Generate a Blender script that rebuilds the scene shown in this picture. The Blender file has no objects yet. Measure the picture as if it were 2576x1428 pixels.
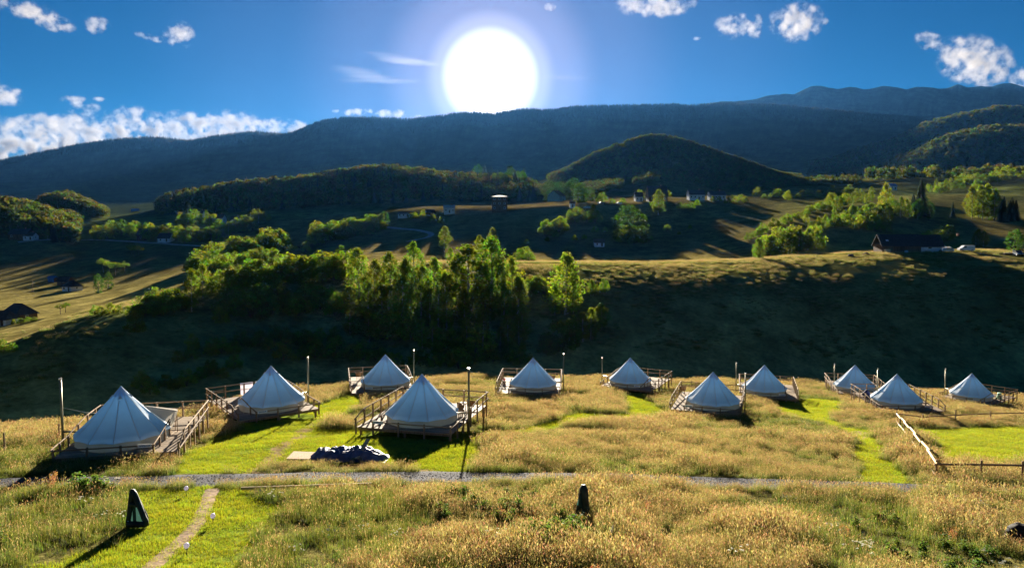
import bpy, math, random
import numpy as np
from mathutils import Vector, Matrix, Quaternion

S = bpy.context.scene
COL = S.collection
R = math.radians

# ------------------------------------------------------------------ camera
# picture units: the photograph at 2576 x 1428
F, CX, CY, PITCH, CAMZ = 1839.0, 1288.0, 714.0, R(4.48), 60.0
CP, SP = math.cos(PITCH), math.sin(PITCH)

def ray(x, y):
    """slope X/Y and slope Z/Y of the sight line through a picture point"""
    a, b = (x - CX) / F, (CY - y) / F
    d = CP + b * SP
    return a / d, (b * CP - SP) / d

cam_data = bpy.data.cameras.new('camera')
cam = bpy.data.objects.new('camera', cam_data)
COL.objects.link(cam)
cam.location = (0, 0, CAMZ)
cam.rotation_euler = (R(90) - PITCH, 0, 0)
cam_data.sensor_width = 36
cam_data.lens = 36 * F / 2576
cam_data.clip_start = 0.5
cam_data.clip_end = 120000
S.camera = cam

# ------------------------------------------------------------------ sun, sky, exposure
_t, _s = ray(1233, 196)
SUN = Vector((_t, 1, _s)).normalized()
SUN_EL = math.asin(SUN.z)
SUN_AZ = math.atan2(SUN.x, SUN.y)
sun_data = bpy.data.lights.new('sun', 'SUN')
sun_data.energy = 4.6
sun_data.angle = R(0.53)
sun_data.color = (1.0, 0.88, 0.70)
sun = bpy.data.objects.new('sun', sun_data)
COL.objects.link(sun)
sun.rotation_mode = 'QUATERNION'
sun.rotation_quaternion = (-SUN).to_track_quat('-Z', 'Y')

world = bpy.data.worlds.new('World')
S.world = world
world.use_nodes = True
wt = world.node_tree
wt.nodes.clear()
def wn(kind, **kw):
    n = wt.nodes.new(kind)
    for k, v in kw.items():
        setattr(n, k, v)
    return n
w_out = wn('ShaderNodeOutputWorld')
w_bg = wn('ShaderNodeBackground')
w_sky = wn('ShaderNodeTexSky', sky_type='NISHITA', sun_disc=False, sun_elevation=SUN_EL,
           sun_rotation=SUN_AZ, altitude=1500, air_density=1.0, dust_density=0.0, ozone_density=6.0)
w_hsv = wn('ShaderNodeHueSaturation')
w_hsv.inputs['Saturation'].default_value = 1.68
w_hsv.inputs['Value'].default_value = 0.175
w_bg.inputs['Strength'].default_value = 0.05
# aureole: bright sky close round the sun
w_geo = wn('ShaderNodeTexCoord')
w_dot = wn('ShaderNodeVectorMath', operation='DOT_PRODUCT')
w_dot.inputs[1].default_value = SUN
w_acos = wn('ShaderNodeMath', operation='ARCCOSINE')
w_ramp = wn('ShaderNodeValToRGB')
w_map = wn('ShaderNodeMapRange')
w_map.inputs['From Max'].default_value = R(26)
wt.links.new(w_geo.outputs['Generated'], w_dot.inputs[0])
wt.links.new(w_dot.outputs['Value'], w_acos.inputs[0])
wt.links.new(w_acos.outputs[0], w_map.inputs['Value'])
wt.links.new(w_map.outputs[0], w_ramp.inputs['Fac'])
rm = w_ramp.color_ramp
rm.interpolation = 'EASE'
rm.elements[0].position = 0.0; rm.elements[0].color = (30, 29, 28, 1)
rm.elements[1].position = 1.0; rm.elements[1].color = (0, 0, 0, 1)
for p, c in ((0.08, (18, 17.5, 17)), (0.102, (7.5, 7.2, 7.0)), (0.122, (3.5, 3.2, 3.2)), (0.15, (1.9, 1.6, 1.8)), (0.20, (1.05, 0.85, 1.05)), (0.34, (0.40, 0.34, 0.46)), (0.60, (0.11, 0.10, 0.14))):
    e = rm.elements.new(p); e.color = (*c, 1)
w_add = wn('ShaderNodeMix', data_type='RGBA', blend_type='ADD')
w_add.inputs['Factor'].default_value = 1
wt.links.new(w_sky.outputs[0], w_hsv.inputs['Color'])
wt.links.new(w_hsv.outputs[0], w_add.inputs['A'])
wt.links.new(w_ramp.outputs[0], w_add.inputs['B'])
wt.links.new(w_add.outputs['Result'], w_bg.inputs['Color'])
wt.links.new(w_bg.outputs[0], w_out.inputs['Surface'])

S.view_settings.view_transform = 'Standard'
S.view_settings.look = 'None'
S.view_settings.gamma = 1
S.view_settings.use_curve_mapping = False
S.view_settings.exposure = 2.55
S.render.engine = 'CYCLES'
cy = S.cycles
cy.use_denoising = True
cy.max_bounces = 7
cy.diffuse_bounces = 3
cy.glossy_bounces = 2
cy.transmission_bounces = 3
cy.transparent_max_bounces = 8
cy.volume_bounces = 1
cy.caustics_reflective = False
cy.caustics_refractive = False
cy.sample_clamp_indirect = 6

# ------------------------------------------------------------------ helpers
HAZE = 0.0000068
rng = random.Random(7)
nrg = np.random.default_rng(11)

def hsh(ix, iy, seed):
    n = (ix.astype(np.int64) * 374761393 + iy.astype(np.int64) * 668265263 + seed * 974634777) & 0xffffffff
    n = ((n ^ (n >> 13)) * 1274126177) & 0xffffffff
    n = n ^ (n >> 16)
    return (n & 0xffff) / 65535.0

def vnoise(x, y, seed=0):
    x = np.asarray(x, float); y = np.asarray(y, float)
    ix, iy = np.floor(x), np.floor(y)
    fx, fy = x - ix, y - iy
    fx = fx * fx * (3 - 2 * fx); fy = fy * fy * (3 - 2 * fy)
    a = hsh(ix, iy, seed); b = hsh(ix + 1, iy, seed)
    c = hsh(ix, iy + 1, seed); d = hsh(ix + 1, iy + 1, seed)
    return (a * (1 - fx) + b * fx) * (1 - fy) + (c * (1 - fx) + d * fx) * fy - 0.5

def fbm(x, y, scale, octs=4, seed=0, gain=0.5):
    r = 0; a = 1.0
    for o in range(octs):
        r = r + a * vnoise(np.asarray(x) / scale + 17.3 * o, np.asarray(y) / scale - 9.1 * o, seed + o)
        a *= gain; scale /= 2.03
    return r

def tag(o, label=None, cat=None, group=None, kind=None):
    if label: o['label'] = label
    if cat: o['category'] = cat
    if group: o['group'] = group
    if kind: o['kind'] = kind
    return o

def obj(name, mesh, parent=None, loc=(0, 0, 0), rot=None, scale=None):
    o = bpy.data.objects.new(name, mesh)
    COL.objects.link(o)
    if parent: o.parent = parent
    o.location = loc
    if rot is not None:
        if isinstance(rot, Quaternion):
            o.rotation_mode = 'QUATERNION'; o.rotation_quaternion = rot
        else:
            o.rotation_euler = rot
    if scale is not None: o.scale = scale if not isinstance(scale, (int, float)) else (scale,) * 3
    return o

def thing(name, label, cat, loc=(0, 0, 0), rz=0, group=None):
    o = obj(name, None, None, loc, (0, 0, rz))
    o.empty_display_size = 0.2
    return tag(o, label, cat, group)

class MB:
    """collects shapes for one mesh"""
    def __init__(self): self.v = []; self.f = []; self.c = []
    def add(self, vs, fs, col=None):
        n = len(self.v)
        self.v += [tuple(p) for p in vs]
        self.f += [tuple(i + n for i in f) for f in fs]
        self.c += [col or (1, 1, 1)] * len(vs)
        return self
    def box(self, c, s, rot=None, col=None):
        m = Matrix.Identity(3) if rot is None else rot
        c = Vector(c); h = Vector(s) / 2
        vs = [c + m @ Vector((sx * h.x, sy * h.y, sz * h.z)) for sx in (-1, 1) for sy in (-1, 1) for sz in (-1, 1)]
        return self.add(vs, [(0, 1, 3, 2), (4, 6, 7, 5), (0, 4, 5, 1), (2, 3, 7, 6), (0, 2, 6, 4), (1, 5, 7, 3)], col)
    def tube(self, p, q, r0, r1=None, n=8, cap=True, col=None):
        p, q = Vector(p), Vector(q); r1 = r0 if r1 is None else r1
        d = (q - p).normalized()
        u = d.orthogonal().normalized(); w = d.cross(u)
        vs = []
        for c, r in ((p, r0), (q, r1)):
            for i in range(n):
                a = 2 * math.pi * i / n
                vs.append(c + (u * math.cos(a) + w * math.sin(a)) * r)
        fs = [(i, (i + 1) % n, n + (i + 1) % n, n + i) for i in range(n)]
        if cap: fs += [tuple(range(n))[::-1], tuple(range(n, 2 * n))]
        return self.add(vs, fs, col)
    def lathe(self, prof, n=12, c=(0, 0, 0), col=None):
        vs = []; fs = []
        for r, z in prof:
            for i in range(n):
                a = 2 * math.pi * i / n
                vs.append((c[0] + r * math.cos(a), c[1] + r * math.sin(a), c[2] + z))
        for k in range(len(prof) - 1):
            for i in range(n):
                fs.append((k * n + i, k * n + (i + 1) % n, (k + 1) * n + (i + 1) % n, (k + 1) * n + i))
        return self.add(vs, fs, col)
    def prism(self, prof, y0, y1, col=None):
        """profile in xz pulled along y"""
        n = len(prof)
        vs = [(x, y0, z) for x, z in prof] + [(x, y1, z) for x, z in prof]
        fs = [(i, (i + 1) % n, n + (i + 1) % n, n + i) for i in range(n)]
        fs += [tuple(range(n)), tuple(range(n, 2 * n))[::-1]]
        return self.add(vs, fs, col)
    def mesh(self, name, mat=None, smooth=False, colors=False, bevel=0):
        me = bpy.data.meshes.new(name)
        me.from_pydata(self.v, [], self.f)
        if mat: me.materials.append(mat)
        if colors:
            at = me.color_attributes.new('col', 'FLOAT_COLOR', 'POINT')
            a = np.ones((len(self.v), 4), np.float32); a[:, :3] = self.c
            at.data.foreach_set('color', a.ravel())
        if smooth: me.shade_smooth()
        me.update()
        return me
    def obj(self, name, mat, parent=None, loc=(0, 0, 0), rot=None, smooth=False, scale=None, colors=False):
        return obj(name, self.mesh(name, mat, smooth, colors), parent, loc, rot, scale)

# ---- materials
def nodes(name):
    m = bpy.data.materials.new(name)
    m.use_nodes = True
    nt = m.node_tree
    return m, nt, nt.nodes['Principled BSDF'], nt.nodes['Material Output']

def mat(name, col, rough=0.8, noise=None, var=0.25, metal=0.0, bump=0.0, trans=0.0, rand=0.0, stretch=None, spec=0.3, col2=None):
    m, nt, b, out = nodes(name)
    b.inputs['Roughness'].default_value = rough
    b.inputs['Metallic'].default_value = metal
    b.inputs['Specular IOR Level'].default_value = spec
    N = nt.nodes.new; LK = nt.links.new
    src = None
    rgb = N('ShaderNodeRGB'); rgb.outputs[0].default_value = (*col, 1)
    src = rgb.outputs[0]
    if noise:
        tc = N('ShaderNodeTexCoord'); mp = N('ShaderNodeMapping')
        if stretch: mp.inputs['Scale'].default_value = stretch
        LK(tc.outputs['Object'], mp.inputs['Vector'])
        oi = N('ShaderNodeObjectInfo')
        va = N('ShaderNodeVectorMath'); va.operation = 'ADD'
        vs = N('ShaderNodeVectorMath'); vs.operation = 'SCALE'; vs.inputs['Scale'].default_value = 37
        cx = N('ShaderNodeCombineXYZ')
        for i in range(3): LK(oi.outputs['Random'], cx.inputs[i])
        LK(cx.outputs[0], vs.inputs[0]); LK(mp.outputs[0], va.inputs[0]); LK(vs.outputs[0], va.inputs[1])
        nz = N('ShaderNodeTexNoise'); nz.inputs['Scale'].default_value = noise; nz.inputs['Detail'].default_value = 5
        LK(va.outputs[0], nz.inputs['Vector'])
        mx = N('ShaderNodeMix'); mx.data_type = 'RGBA'
        c2 = col2 or tuple(c * (1 - var) ** 2 for c in col)
        mx.inputs['A'].default_value = (*c2, 1)
        mx.inputs['B'].default_value = (*[min(1, c * (1 + (var if not col2 else 0))) for c in col], 1)
        mr = N('ShaderNodeMapRange'); mr.inputs['From Min'].default_value = 0.3; mr.inputs['From Max'].default_value = 0.7
        LK(nz.outputs[0], mr.inputs['Value']); LK(mr.outputs[0], mx.inputs['Factor'])
        src = mx.outputs['Result']
        if bump:
            bp = N('ShaderNodeBump'); bp.inputs['Strength'].default_value = bump; bp.inputs['Distance'].default_value = 0.05
            LK(nz.outputs[0], bp.inputs['Height']); LK(bp.outputs[0], b.inputs['Normal'])
    if rand:
        oi2 = N('ShaderNodeObjectInfo')
        mr2 = N('ShaderNodeMapRange'); mr2.inputs['To Min'].default_value = 1 - rand; mr2.inputs['To Max'].default_value = 1 + rand
        LK(oi2.outputs['Random'], mr2.inputs['Value'])
        vm = N('ShaderNodeVectorMath'); vm.operation = 'SCALE'
        LK(src, vm.inputs[0]); LK(mr2.outputs[0], vm.inputs['Scale'])
        src = vm.outputs[0]
    LK(src, b.inputs['Base Color'])
    if trans:
        tr = N('ShaderNodeBsdfTranslucent'); ms = N('ShaderNodeMixShader'); ms.inputs[0].default_value = trans
        LK(src, tr.inputs['Color']); LK(b.outputs[0], ms.inputs[1]); LK(tr.outputs[0], ms.inputs[2])
        LK(ms.outputs[0], out.inputs['Surface'])
    return m

def leaf_mat(name, trans=0.45, var=0.35, tint=(1, 1, 1), tr_tint=(1.0, 1.0, 0.7), sat_var=True):
    """vertex colours x per-object variation, thin and see-through to light"""
    m, nt, b, out = nodes(name)
    N = nt.nodes.new; LK = nt.links.new
    b.inputs['Roughness'].default_value = 0.75
    b.inputs['Specular IOR Level'].default_value = 0.15
    at = N('ShaderNodeAttribute'); at.attribute_name = 'col'
    oi = N('ShaderNodeObjectInfo')
    mr = N('ShaderNodeMapRange'); mr.inputs['To Min'].default_value = 1 - var; mr.inputs['To Max'].default_value = 1 + var
    LK(oi.outputs['Random'], mr.inputs['Value'])
    hv = N('ShaderNodeHueSaturation')
    mh = N('ShaderNodeMapRange'); mh.inputs['To Min'].default_value = 0.47; mh.inputs['To Max'].default_value = 0.525
    m7 = N('ShaderNodeMath'); m7.operation = 'MULTIPLY'; m7.inputs[1].default_value = 7.31
    mf = N('ShaderNodeMath'); mf.operation = 'FRACT'
    LK(oi.outputs['Random'], m7.inputs[0]); LK(m7.outputs[0], mf.inputs[0]); LK(mf.outputs[0], mh.inputs['Value'])
    LK(mh.outputs[0], hv.inputs['Hue']); LK(mr.outputs[0], hv.inputs['Value']); LK(at.outputs['Color'], hv.inputs['Color'])
    t1 = N('ShaderNodeMix'); t1.data_type = 'RGBA'; t1.blend_type = 'MULTIPLY'; t1.inputs['Factor'].default_value = 1
    t1.inputs['B'].default_value = (*tint, 1); LK(hv.outputs[0], t1.inputs['A'])
    t2 = N('ShaderNodeMix'); t2.data_type = 'RGBA'; t2.blend_type = 'MULTIPLY'; t2.inputs['Factor'].default_value = 1
    t2.inputs['B'].default_value = (*tr_tint, 1); LK(hv.outputs[0], t2.inputs['A'])
    LK(t1.outputs['Result'], b.inputs['Base Color'])
    tr = N('ShaderNodeBsdfTranslucent'); LK(t2.outputs['Result'], tr.inputs['Color'])
    ms = N('ShaderNodeMixShader'); ms.inputs[0].default_value = trans
    LK(b.outputs[0], ms.inputs[1]); LK(tr.outputs[0], ms.inputs[2]); LK(ms.outputs[0], out.inputs['Surface'])
    return m

# ------------------------------------------------------------------ terrain
tg = np.concatenate([np.linspace(-3, -0.86, 40)[:-1], np.linspace(-0.86, 0.86, 640), np.linspace(0.86, 3, 40)[1:]])
NT = len(tg)

def smooth(a, w):
    k = np.exp(-0.5 * (np.arange(-3 * w, 3 * w + 1) / w) ** 2); k /= k.sum()
    return np.convolve(np.pad(a, 3 * w, mode='edge'), k, mode='valid')

_lx = np.linspace(-160, 200, 721)
_lz = smooth(np.interp(_lx, [-160, -30, -13, 0, 14, 28, 44, 60, 90, 200], [0.6, 0.2, 0.05, -0.2, -1.1, -1.5, -2.05, -3.2, -4.9, -9.0]), 12)
def zf(X, Y):
    X = np.asarray(X, float); Y = np.asarray(Y, float)
    return CAMZ - 8.3 - 0.12 * Y + np.interp(X, _lx, _lz) * np.clip((Y - 10) / 50, 0, 1.15)

def line(pts, sm=3):
    """a crest, foot or break of slope seen in the picture: (x, y, depth) -> depth and height per column"""
    T = []; YY = []; ZZ = []
    for x, y, d in pts:
        t, s = ray(x, y)
        T.append(t); YY.append(d); ZZ.append(CAMZ + s * d)
    Y = np.interp(tg, T, YY); Z = np.interp(tg, T, ZZ)
    return smooth(Y, sm), smooth(Z, sm)

def at_depth(d, pts, sm=3):
    return line([(x, y, d) for x, y in pts], sm)

_ex = [-900, 0, 150, 480, 800, 1000, 1230, 1480, 1700, 2100, 2400, 2576, 3400]
_ey = [38, 50, 51, 58, 77, 87, 94, 101, 106, 110, 114, 114, 118]
Ye = smooth(np.interp(tg, [ray(x, 1000)[0] for x in _ex], _ey), 8)
Ze = zf(tg * Ye, Ye)

Lines = []
for off in (18, 9, 3.5, 0):
    Lines.append((Ye - off, zf(tg * (Ye - off), Ye - off)))
Lines.append((Ye + 32, Ze - 15.5))
L3 = line([(-600, 1110, 96), (0, 1100, 103), (480, 1030, 118), (800, 980, 137), (1230, 955, 145), (1700, 965, 153), (2100, 985, 158), (2576, 990, 162)], 8)
Lines[-1] = (np.minimum(Ye + 32, L3[0] - 12), np.minimum(Ze - 15.5, L3[1] - 3))
Lines.append(L3)
L4 = line([(-600, 1000, 118), (-200, 930, 124), (31, 860, 136), (154, 811, 143), (256, 786, 153), (340, 767, 162), (462, 739, 176), (549, 720, 186), (700, 705, 196), (870, 690, 202),
           (1100, 684, 202), (1300, 692, 203), (1540, 694, 206), (1750, 692, 208), (2000, 692, 208), (2250, 690, 210), (2420, 686, 214), (2576, 674, 216)], 4)
Lines.append(L4)
L5 = line([(-600, 1000, 124), (31, 868, 142), (154, 818, 149), (256, 791, 159), (340, 772, 168), (462, 743, 183), (549, 722, 194), (700, 698, 206), (870, 672, 213),
           (1100, 660, 221), (1300, 663, 224), (1540, 664, 228), (1750, 662, 234), (1900, 655, 239), (2000, 646, 244), (2200, 635, 250), (2450, 628, 256), (2576, 634, 256)], 4)
Lines.append(L5)
Lines.append(line([(-600, 940, 170), (0, 862, 172), (256, 782, 215), (462, 734, 240), (600, 706, 262), (870, 666, 280), (1300, 660, 292), (1750, 658, 302), (1900, 650, 292), (2050, 640, 292), (2200, 634, 300), (2576, 630, 300)], 8))
Lines.append(line([(-600, 800, 290), (0, 750, 290), (256, 735, 300), (462, 690, 320), (600, 668, 330), (870, 640, 350), (1100, 632, 350), (1300, 635, 345), (1540, 630, 345),
                   (1750, 625, 350), (1880, 606, 340), (2000, 580, 340), (2200, 568, 345), (2400, 575, 360), (2576, 592, 335)], 8))
Lines.append(line([(-600, 700, 420), (0, 660, 420), (256, 650, 430), (462, 630, 430), (600, 615, 440), (870, 600, 430), (1100, 575, 420), (1300, 571, 413), (1540, 566, 411),
                   (1750, 561, 420), (1900, 545, 420), (2050, 522, 410), (2250, 518, 415), (2400, 528, 440), (2576, 535, 430)], 8))
Lines.append(line([(-600, 500, 560), (-200, 510, 560), (0, 532, 560), (60, 540, 560), (120, 556, 560), (190, 592, 562), (256, 578, 580), (400, 560, 580), (462, 555, 560), (600, 545, 560), (870, 538, 540),
                   (1000, 530, 500), (1100, 527, 486), (1300, 515, 480), (1540, 506, 477), (1750, 502, 500), (1900, 497, 515), (2000, 494, 520), (2250, 500, 500), (2400, 504, 500), (2576, 512, 500)], 6))
Lines.append(line([(-600, 540, 640), (0, 566, 640), (256, 562, 660), (462, 545, 650), (600, 540, 640), (870, 530, 620), (1100, 520, 592), (1540, 502, 600), (1900, 493, 640), (2250, 486, 640), (2400, 482, 640), (2576, 480, 600)], 10))
Lines.append(line([(-600, 560, 760), (0, 560, 760), (60, 548, 760), (100, 523, 760), (165, 503, 760), (215, 523, 760), (250, 550, 760), (300, 548, 790), (400, 530, 790), (450, 507, 790), (600, 482, 790), (750, 476, 790),
                   (850, 458, 790), (960, 440, 790), (1060, 448, 790), (1160, 464, 790), (1330, 478, 790), (1450, 474, 790), (1560, 468, 790), (1610, 458, 790), (1650, 442, 790), (1700, 440, 790), (1745, 450, 790), (1780, 470, 790), (1900, 478, 790), (2000, 462, 790), (2200, 455, 790), (2400, 452, 790), (2576, 442, 790)], 4))
Lines.append(at_depth(880, [(-600, 560), (0, 560), (300, 545), (600, 495), (960, 468), (1330, 478), (1500, 468), (1650, 462), (1900, 470), (2100, 455), (2400, 452), (2576, 444)], 8))
Lines.append(at_depth(1020, [(-600, 540), (0, 540), (300, 530), (900, 480), (1250, 478), (1330, 468), (1400, 448), (1450, 428), (1480, 408), (1550, 378), (1600, 359), (1650, 352), (1700, 357), (1780, 384), (1850, 406), (1920, 430), (1960, 447), (2030, 452), (2150, 450), (2576, 440)], 4))
Lines.append(at_depth(1280, [(-600, 525), (0, 525), (900, 482), (1330, 475), (1650, 440), (1900, 462), (2100, 448), (2300, 440), (2576, 430)], 10))
Lines.append(at_depth(1600, [(-600, 505), (0, 508), (900, 475), (1330, 462), (1900, 455), (2100, 448), (2180, 432), (2250, 405), (2290, 388), (2350, 358), (2400, 341), (2450, 328), (2490, 322), (2576, 325), (2900, 300), (3400, 280)], 4))
Lines.append(at_depth(1850, [(-600, 500), (0, 500), (900, 468), (1900, 452), (2100, 442), (2250, 412), (2400, 365), (2576, 345), (3000, 310)], 10))
Lines.append(at_depth(2300, [(-600, 490), (0, 492), (900, 458), (1900, 440), (2060, 420), (2110, 403), (2170, 378), (2240, 368), (2330, 319), (2400, 300), (2470, 288), (2520, 280), (2576, 286), (3000, 270)], 4))
Lines.append(at_depth(2800, [(-600, 470), (0, 475), (900, 440), (1900, 420), (2200, 400), (2400, 350), (2576, 330), (3000, 300)], 12))
Lines.append(at_depth(3400, [(-600, 455), (0, 446), (400, 425), (800, 410), (1200, 400), (1600, 390), (1900, 380), (2200, 360), (2576, 320)], 10))
RIDGE = [(-600, 430), (-200, 425), (0, 411), (60, 398), (130, 383), (200, 367), (260, 357), (320, 351), (400, 348), (440, 353), (480, 357), (540, 345), (600, 338), (640, 335), (690, 341), (735, 341), (760, 329), (800, 312), (840, 304), (880, 301), (940, 302),
         (1000, 305), (1020, 306), (1060, 300), (1100, 297), (1150, 287), (1200, 287), (1240, 291), (1290, 281), (1330, 278), (1390, 283), (1440, 276), (1500, 272), (1600, 268), (1700, 265), (1742, 269), (1780, 266), (1850, 264), (1950, 268), (2200, 292), (2576, 315), (3200, 330)]
Lines.append(at_depth(4300, RIDGE, 2))
Lines.append(at_depth(5200, [(x, y + 22) for x, y in RIDGE], 10))
Lines.append(at_depth(6800, [(-600, 460), (0, 440), (700, 375), (1400, 310), (1600, 295), (1780, 271), (1850, 262), (1920, 253), (1960, 249), (1990, 241), (2010, 240), (2030, 230), (2050, 225), (2080, 225), (2110, 231), (2130, 230), (2150, 224), (2180, 225), (2200, 227),
                             (2220, 222), (2250, 222), (2270, 228), (2290, 228), (2320, 224), (2370, 227), (2400, 222), (2430, 226), (2460, 223), (2480, 225), (2510, 216), (2530, 214), (2550, 217), (2576, 224), (2900, 235), (3400, 240)], 1))
Lines[-1] = (Lines[-1][0], Lines[-1][1] + 34 * fbm(tg * 6800, tg * 0, 170.0, 3, 77) + 20 * np.abs(fbm(tg * 6800, tg * 0 + 5, 420.0, 3, 78)))
Lines.append((np.full(NT, 9500.0), np.full(NT, CAMZ - 60)))
NL = len(Lines)
LY = np.array([l[0] for l in Lines]); LZ = np.array([l[1] for l in Lines])
for k in range(1, NL):
    LY[k] = np.maximum(LY[k], LY[k - 1] + 1.5)
hh = np.diff(LY, axis=0); dd = np.diff(LZ, axis=0) / hh
mm = np.zeros_like(LY)
mm[0] = dd[0]; mm[-1] = dd[-1]
for k in range(1, NL - 1):
    a, b = dd[k - 1], dd[k]
    w1 = 2 * hh[k] + hh[k - 1]; w2 = hh[k] + 2 * hh[k - 1]
    with np.errstate(divide='ignore', invalid='ignore'):
        m_ = (w1 + w2) / (w1 / a + w2 / b)
    mm[k] = np.where(a * b > 0, m_, 0)

rowsY = []; rowsL = []
NEAR = 120
y_first = LY[0]
for i in range(NEAR):
    u = i / NEAR
    rowsY.append(10 * (1 - u) + y_first * u); rowsL.append(np.full(NT, -1 + u))
SUB = [10, 8, 5, 12, 8, 16, 8, 10, 8, 10, 12, 8, 14, 6, 14, 6, 12, 6, 12, 6, 14, 14, 5, 18, 6]
rowsZ = [zf(tg * y, y) for y in rowsY]
for k in range(NL - 1):
    n = SUB[k] if k < len(SUB) else 6
    for j in range(n + (k == NL - 2)):
        s = j / n
        h00 = 2 * s**3 - 3 * s**2 + 1; h10 = s**3 - 2 * s**2 + s; h01 = -2 * s**3 + 3 * s**2; h11 = s**3 - s**2
        rowsY.append(LY[k] + s * hh[k])
        rowsZ.append(h00 * LZ[k] + h10 * hh[k] * mm[k] + h01 * LZ[k + 1] + h11 * hh[k] * mm[k + 1])
        rowsL.append(np.full(NT, k + s))
GY = np.array(rowsY); GZ = np.array(rowsZ); GL = np.array(rowsL)
GX = GY * tg[None, :]
NR = len(GY)
dist = np.hypot(GX, GY)
# relief: hummocks near, gullies far
GZ += 0.16 * fbm(GX, GY, 5.0, 3, 3) * np.clip((GY - 12) / 10, 0, 1) * (GY < 130)
amp = np.interp(GY, [100, 280, 420, 800, 1500, 2500, 3500, 4300, 5200, 6800, 9500], [0, 0.3, 1.6, 5, 14, 24, 55, 10, 40, 24, 0])
wl = 1.0
GZ += amp * fbm(GX, GY, 55.0, 3, 21) * (GY < 900) * np.clip((GY - 100) / 60, 0, 1)
GZ += amp * fbm(GX, GY * 0.35, 420.0, 5, 31, 0.55) * (GY >= 900)

def column(t):
    c = np.clip(np.searchsorted(tg, t) - 1, 0, NT - 2)
    f = (t - tg[c]) / (tg[c + 1] - tg[c])
    return c, f

def hz(X, Y):
    """ground height"""
    if Y < 10: return float(zf(X, Y))
    c, f = column(X / Y)
    return (1 - f) * np.interp(Y, GY[:, c], GZ[:, c]) + f * np.interp(Y, GY[:, c + 1], GZ[:, c + 1])

def hit(x, y, h=0.0, ymin=14, ymax=9000):
    """first ground point (raised by h) on the sight line through a picture point"""
    t, s = ray(x, y)
    c, f = column(t)
    yy = (1 - f) * GY[:, c] + f * GY[:, c + 1]; zz = (1 - f) * GZ[:, c] + f * GZ[:, c + 1] + h
    d = (CAMZ + s * yy) - zz
    ok = np.where((d <= 0) & (yy > ymin) & (yy < ymax))[0]
    if len(ok) == 0: i = np.argmin(np.abs(yy - min(ymax, 400))); Y = yy[i]
    else:
        i = ok[0]
        Y = yy[i] if i == 0 or d[i - 1] <= 0 else yy[i - 1] + (yy[i] - yy[i - 1]) * d[i - 1] / (d[i - 1] - d[i])
    return Vector((t * Y, Y, hz(t * Y, Y)))

def world_poly(px):
    return np.array([hit(x, y)[:2] for x, y in px])

def inside(poly, X, Y):
    r = np.zeros(np.shape(X), bool)
    n = len(poly); j = n - 1
    for i in range(n):
        xi, yi = poly[i]; xj, yj = poly[j]
        if yi != yj:
            r ^= ((yi > Y) != (yj > Y)) & (X < (xj - xi) * (Y - yi) / (yj - yi) + xi)
        j = i
    return r

def seg_dist(path, X, Y):
    d = np.full(np.shape(X), 1e9)
    for (x0, y0), (x1, y1) in zip(path[:-1], path[1:]):
        vx, vy = x1 - x0, y1 - y0
        u = np.clip(((X - x0) * vx + (Y - y0) * vy) / (vx * vx + vy * vy + 1e-9), 0, 1)
        d = np.minimum(d, np.hypot(X - x0 - u * vx, Y - y0 - u * vy))
    return d

MOWN = [world_poly(p) for p in (
    [(425, 1190), (450, 1152), (540, 1112), (590, 1078), (600, 1056), (700, 1040), (800, 1018), (850, 1000), (888, 990), (940, 990), (930, 1008), (880, 1034), (815, 1066), (800, 1080), (900, 1082), (1140, 1092), (1215, 1086), (1300, 1079),
     (1370, 1062), (1470, 1040), (1590, 1042), (1600, 1056), (1480, 1058), (1400, 1076), (1300, 1090), (1240, 1094), (1215, 1112), (1207, 1150), (1204, 1188), (1060, 1188), (1000, 1176), (960, 1164), (760, 1166), (690, 1168), (640, 1192)],
    [(1568, 988), (1625, 988), (1640, 1018), (1680, 1030), (1720, 1043), (1815, 1048), (1810, 1056), (1690, 1050), (1600, 1052), (1575, 1030)],
    [(1945, 1012), (2030, 1004), (2110, 1005), (2130, 1012), (2110, 1032), (2085, 1052), (2130, 1076), (2180, 1082), (2205, 1100), (2238, 1150), (2278, 1198), (2292, 1222), (2180, 1214), (2130, 1146), (2120, 1138), (2150, 1110), (2130, 1090), (2075, 1062), (2000, 1050), (1950, 1040)],
    [(2310, 1084), (2440, 1076), (2800, 1072), (2800, 1166), (2365, 1164)],
    [(330, 1242), (480, 1232), (620, 1232), (668, 1250), (700, 1290), (690, 1330), (640, 1400), (610, 1480), (500, 1700), (-60, 1700), (-40, 1450), (180, 1405), (345, 1348), (318, 1305)],
    [(2395, 1022), (2440, 1022), (2415, 1036), (2380, 1036)])]
TRODDEN = [(lambda p: [tuple(hit(x, y)[:2]) for x, y in p])(p) for p in (
    [(640, 1190), (690, 1150), (715, 1120), (760, 1085), (800, 1064)], [(2160, 1085), (2168, 1100), (2160, 1118)], [(960, 1165), (1010, 1182), (1060, 1186)])]
ROAD = [tuple(hit(x, y)[:2]) for x, y in [(-700, 1236), (-300, 1224), (0, 1217), (300, 1213), (480, 1207), (700, 1201), (950, 1198), (1200, 1198), (1450, 1200), (1700, 1208), (1900, 1216), (2100, 1221), (2300, 1226), (2600, 1232), (3000, 1240)]]
PATH = [tuple(hit(x, y)[:2]) for x, y in [(540, 1222), (525, 1240), (515, 1275), (505, 1310), (495, 1335), (455, 1360), (420, 1385), (375, 1425), (330, 1470), (280, 1540)]]

def is_mown(X, Y):
    r = np.zeros(np.shape(X), bool)
    wx = X + 0.9 * fbm(X, Y, 1.6, 2, 41); wy = Y + 0.9 * fbm(X, Y, 1.6, 2, 43)
    for p in MOWN: r |= inside(p, wx, wy)
    return r

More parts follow.
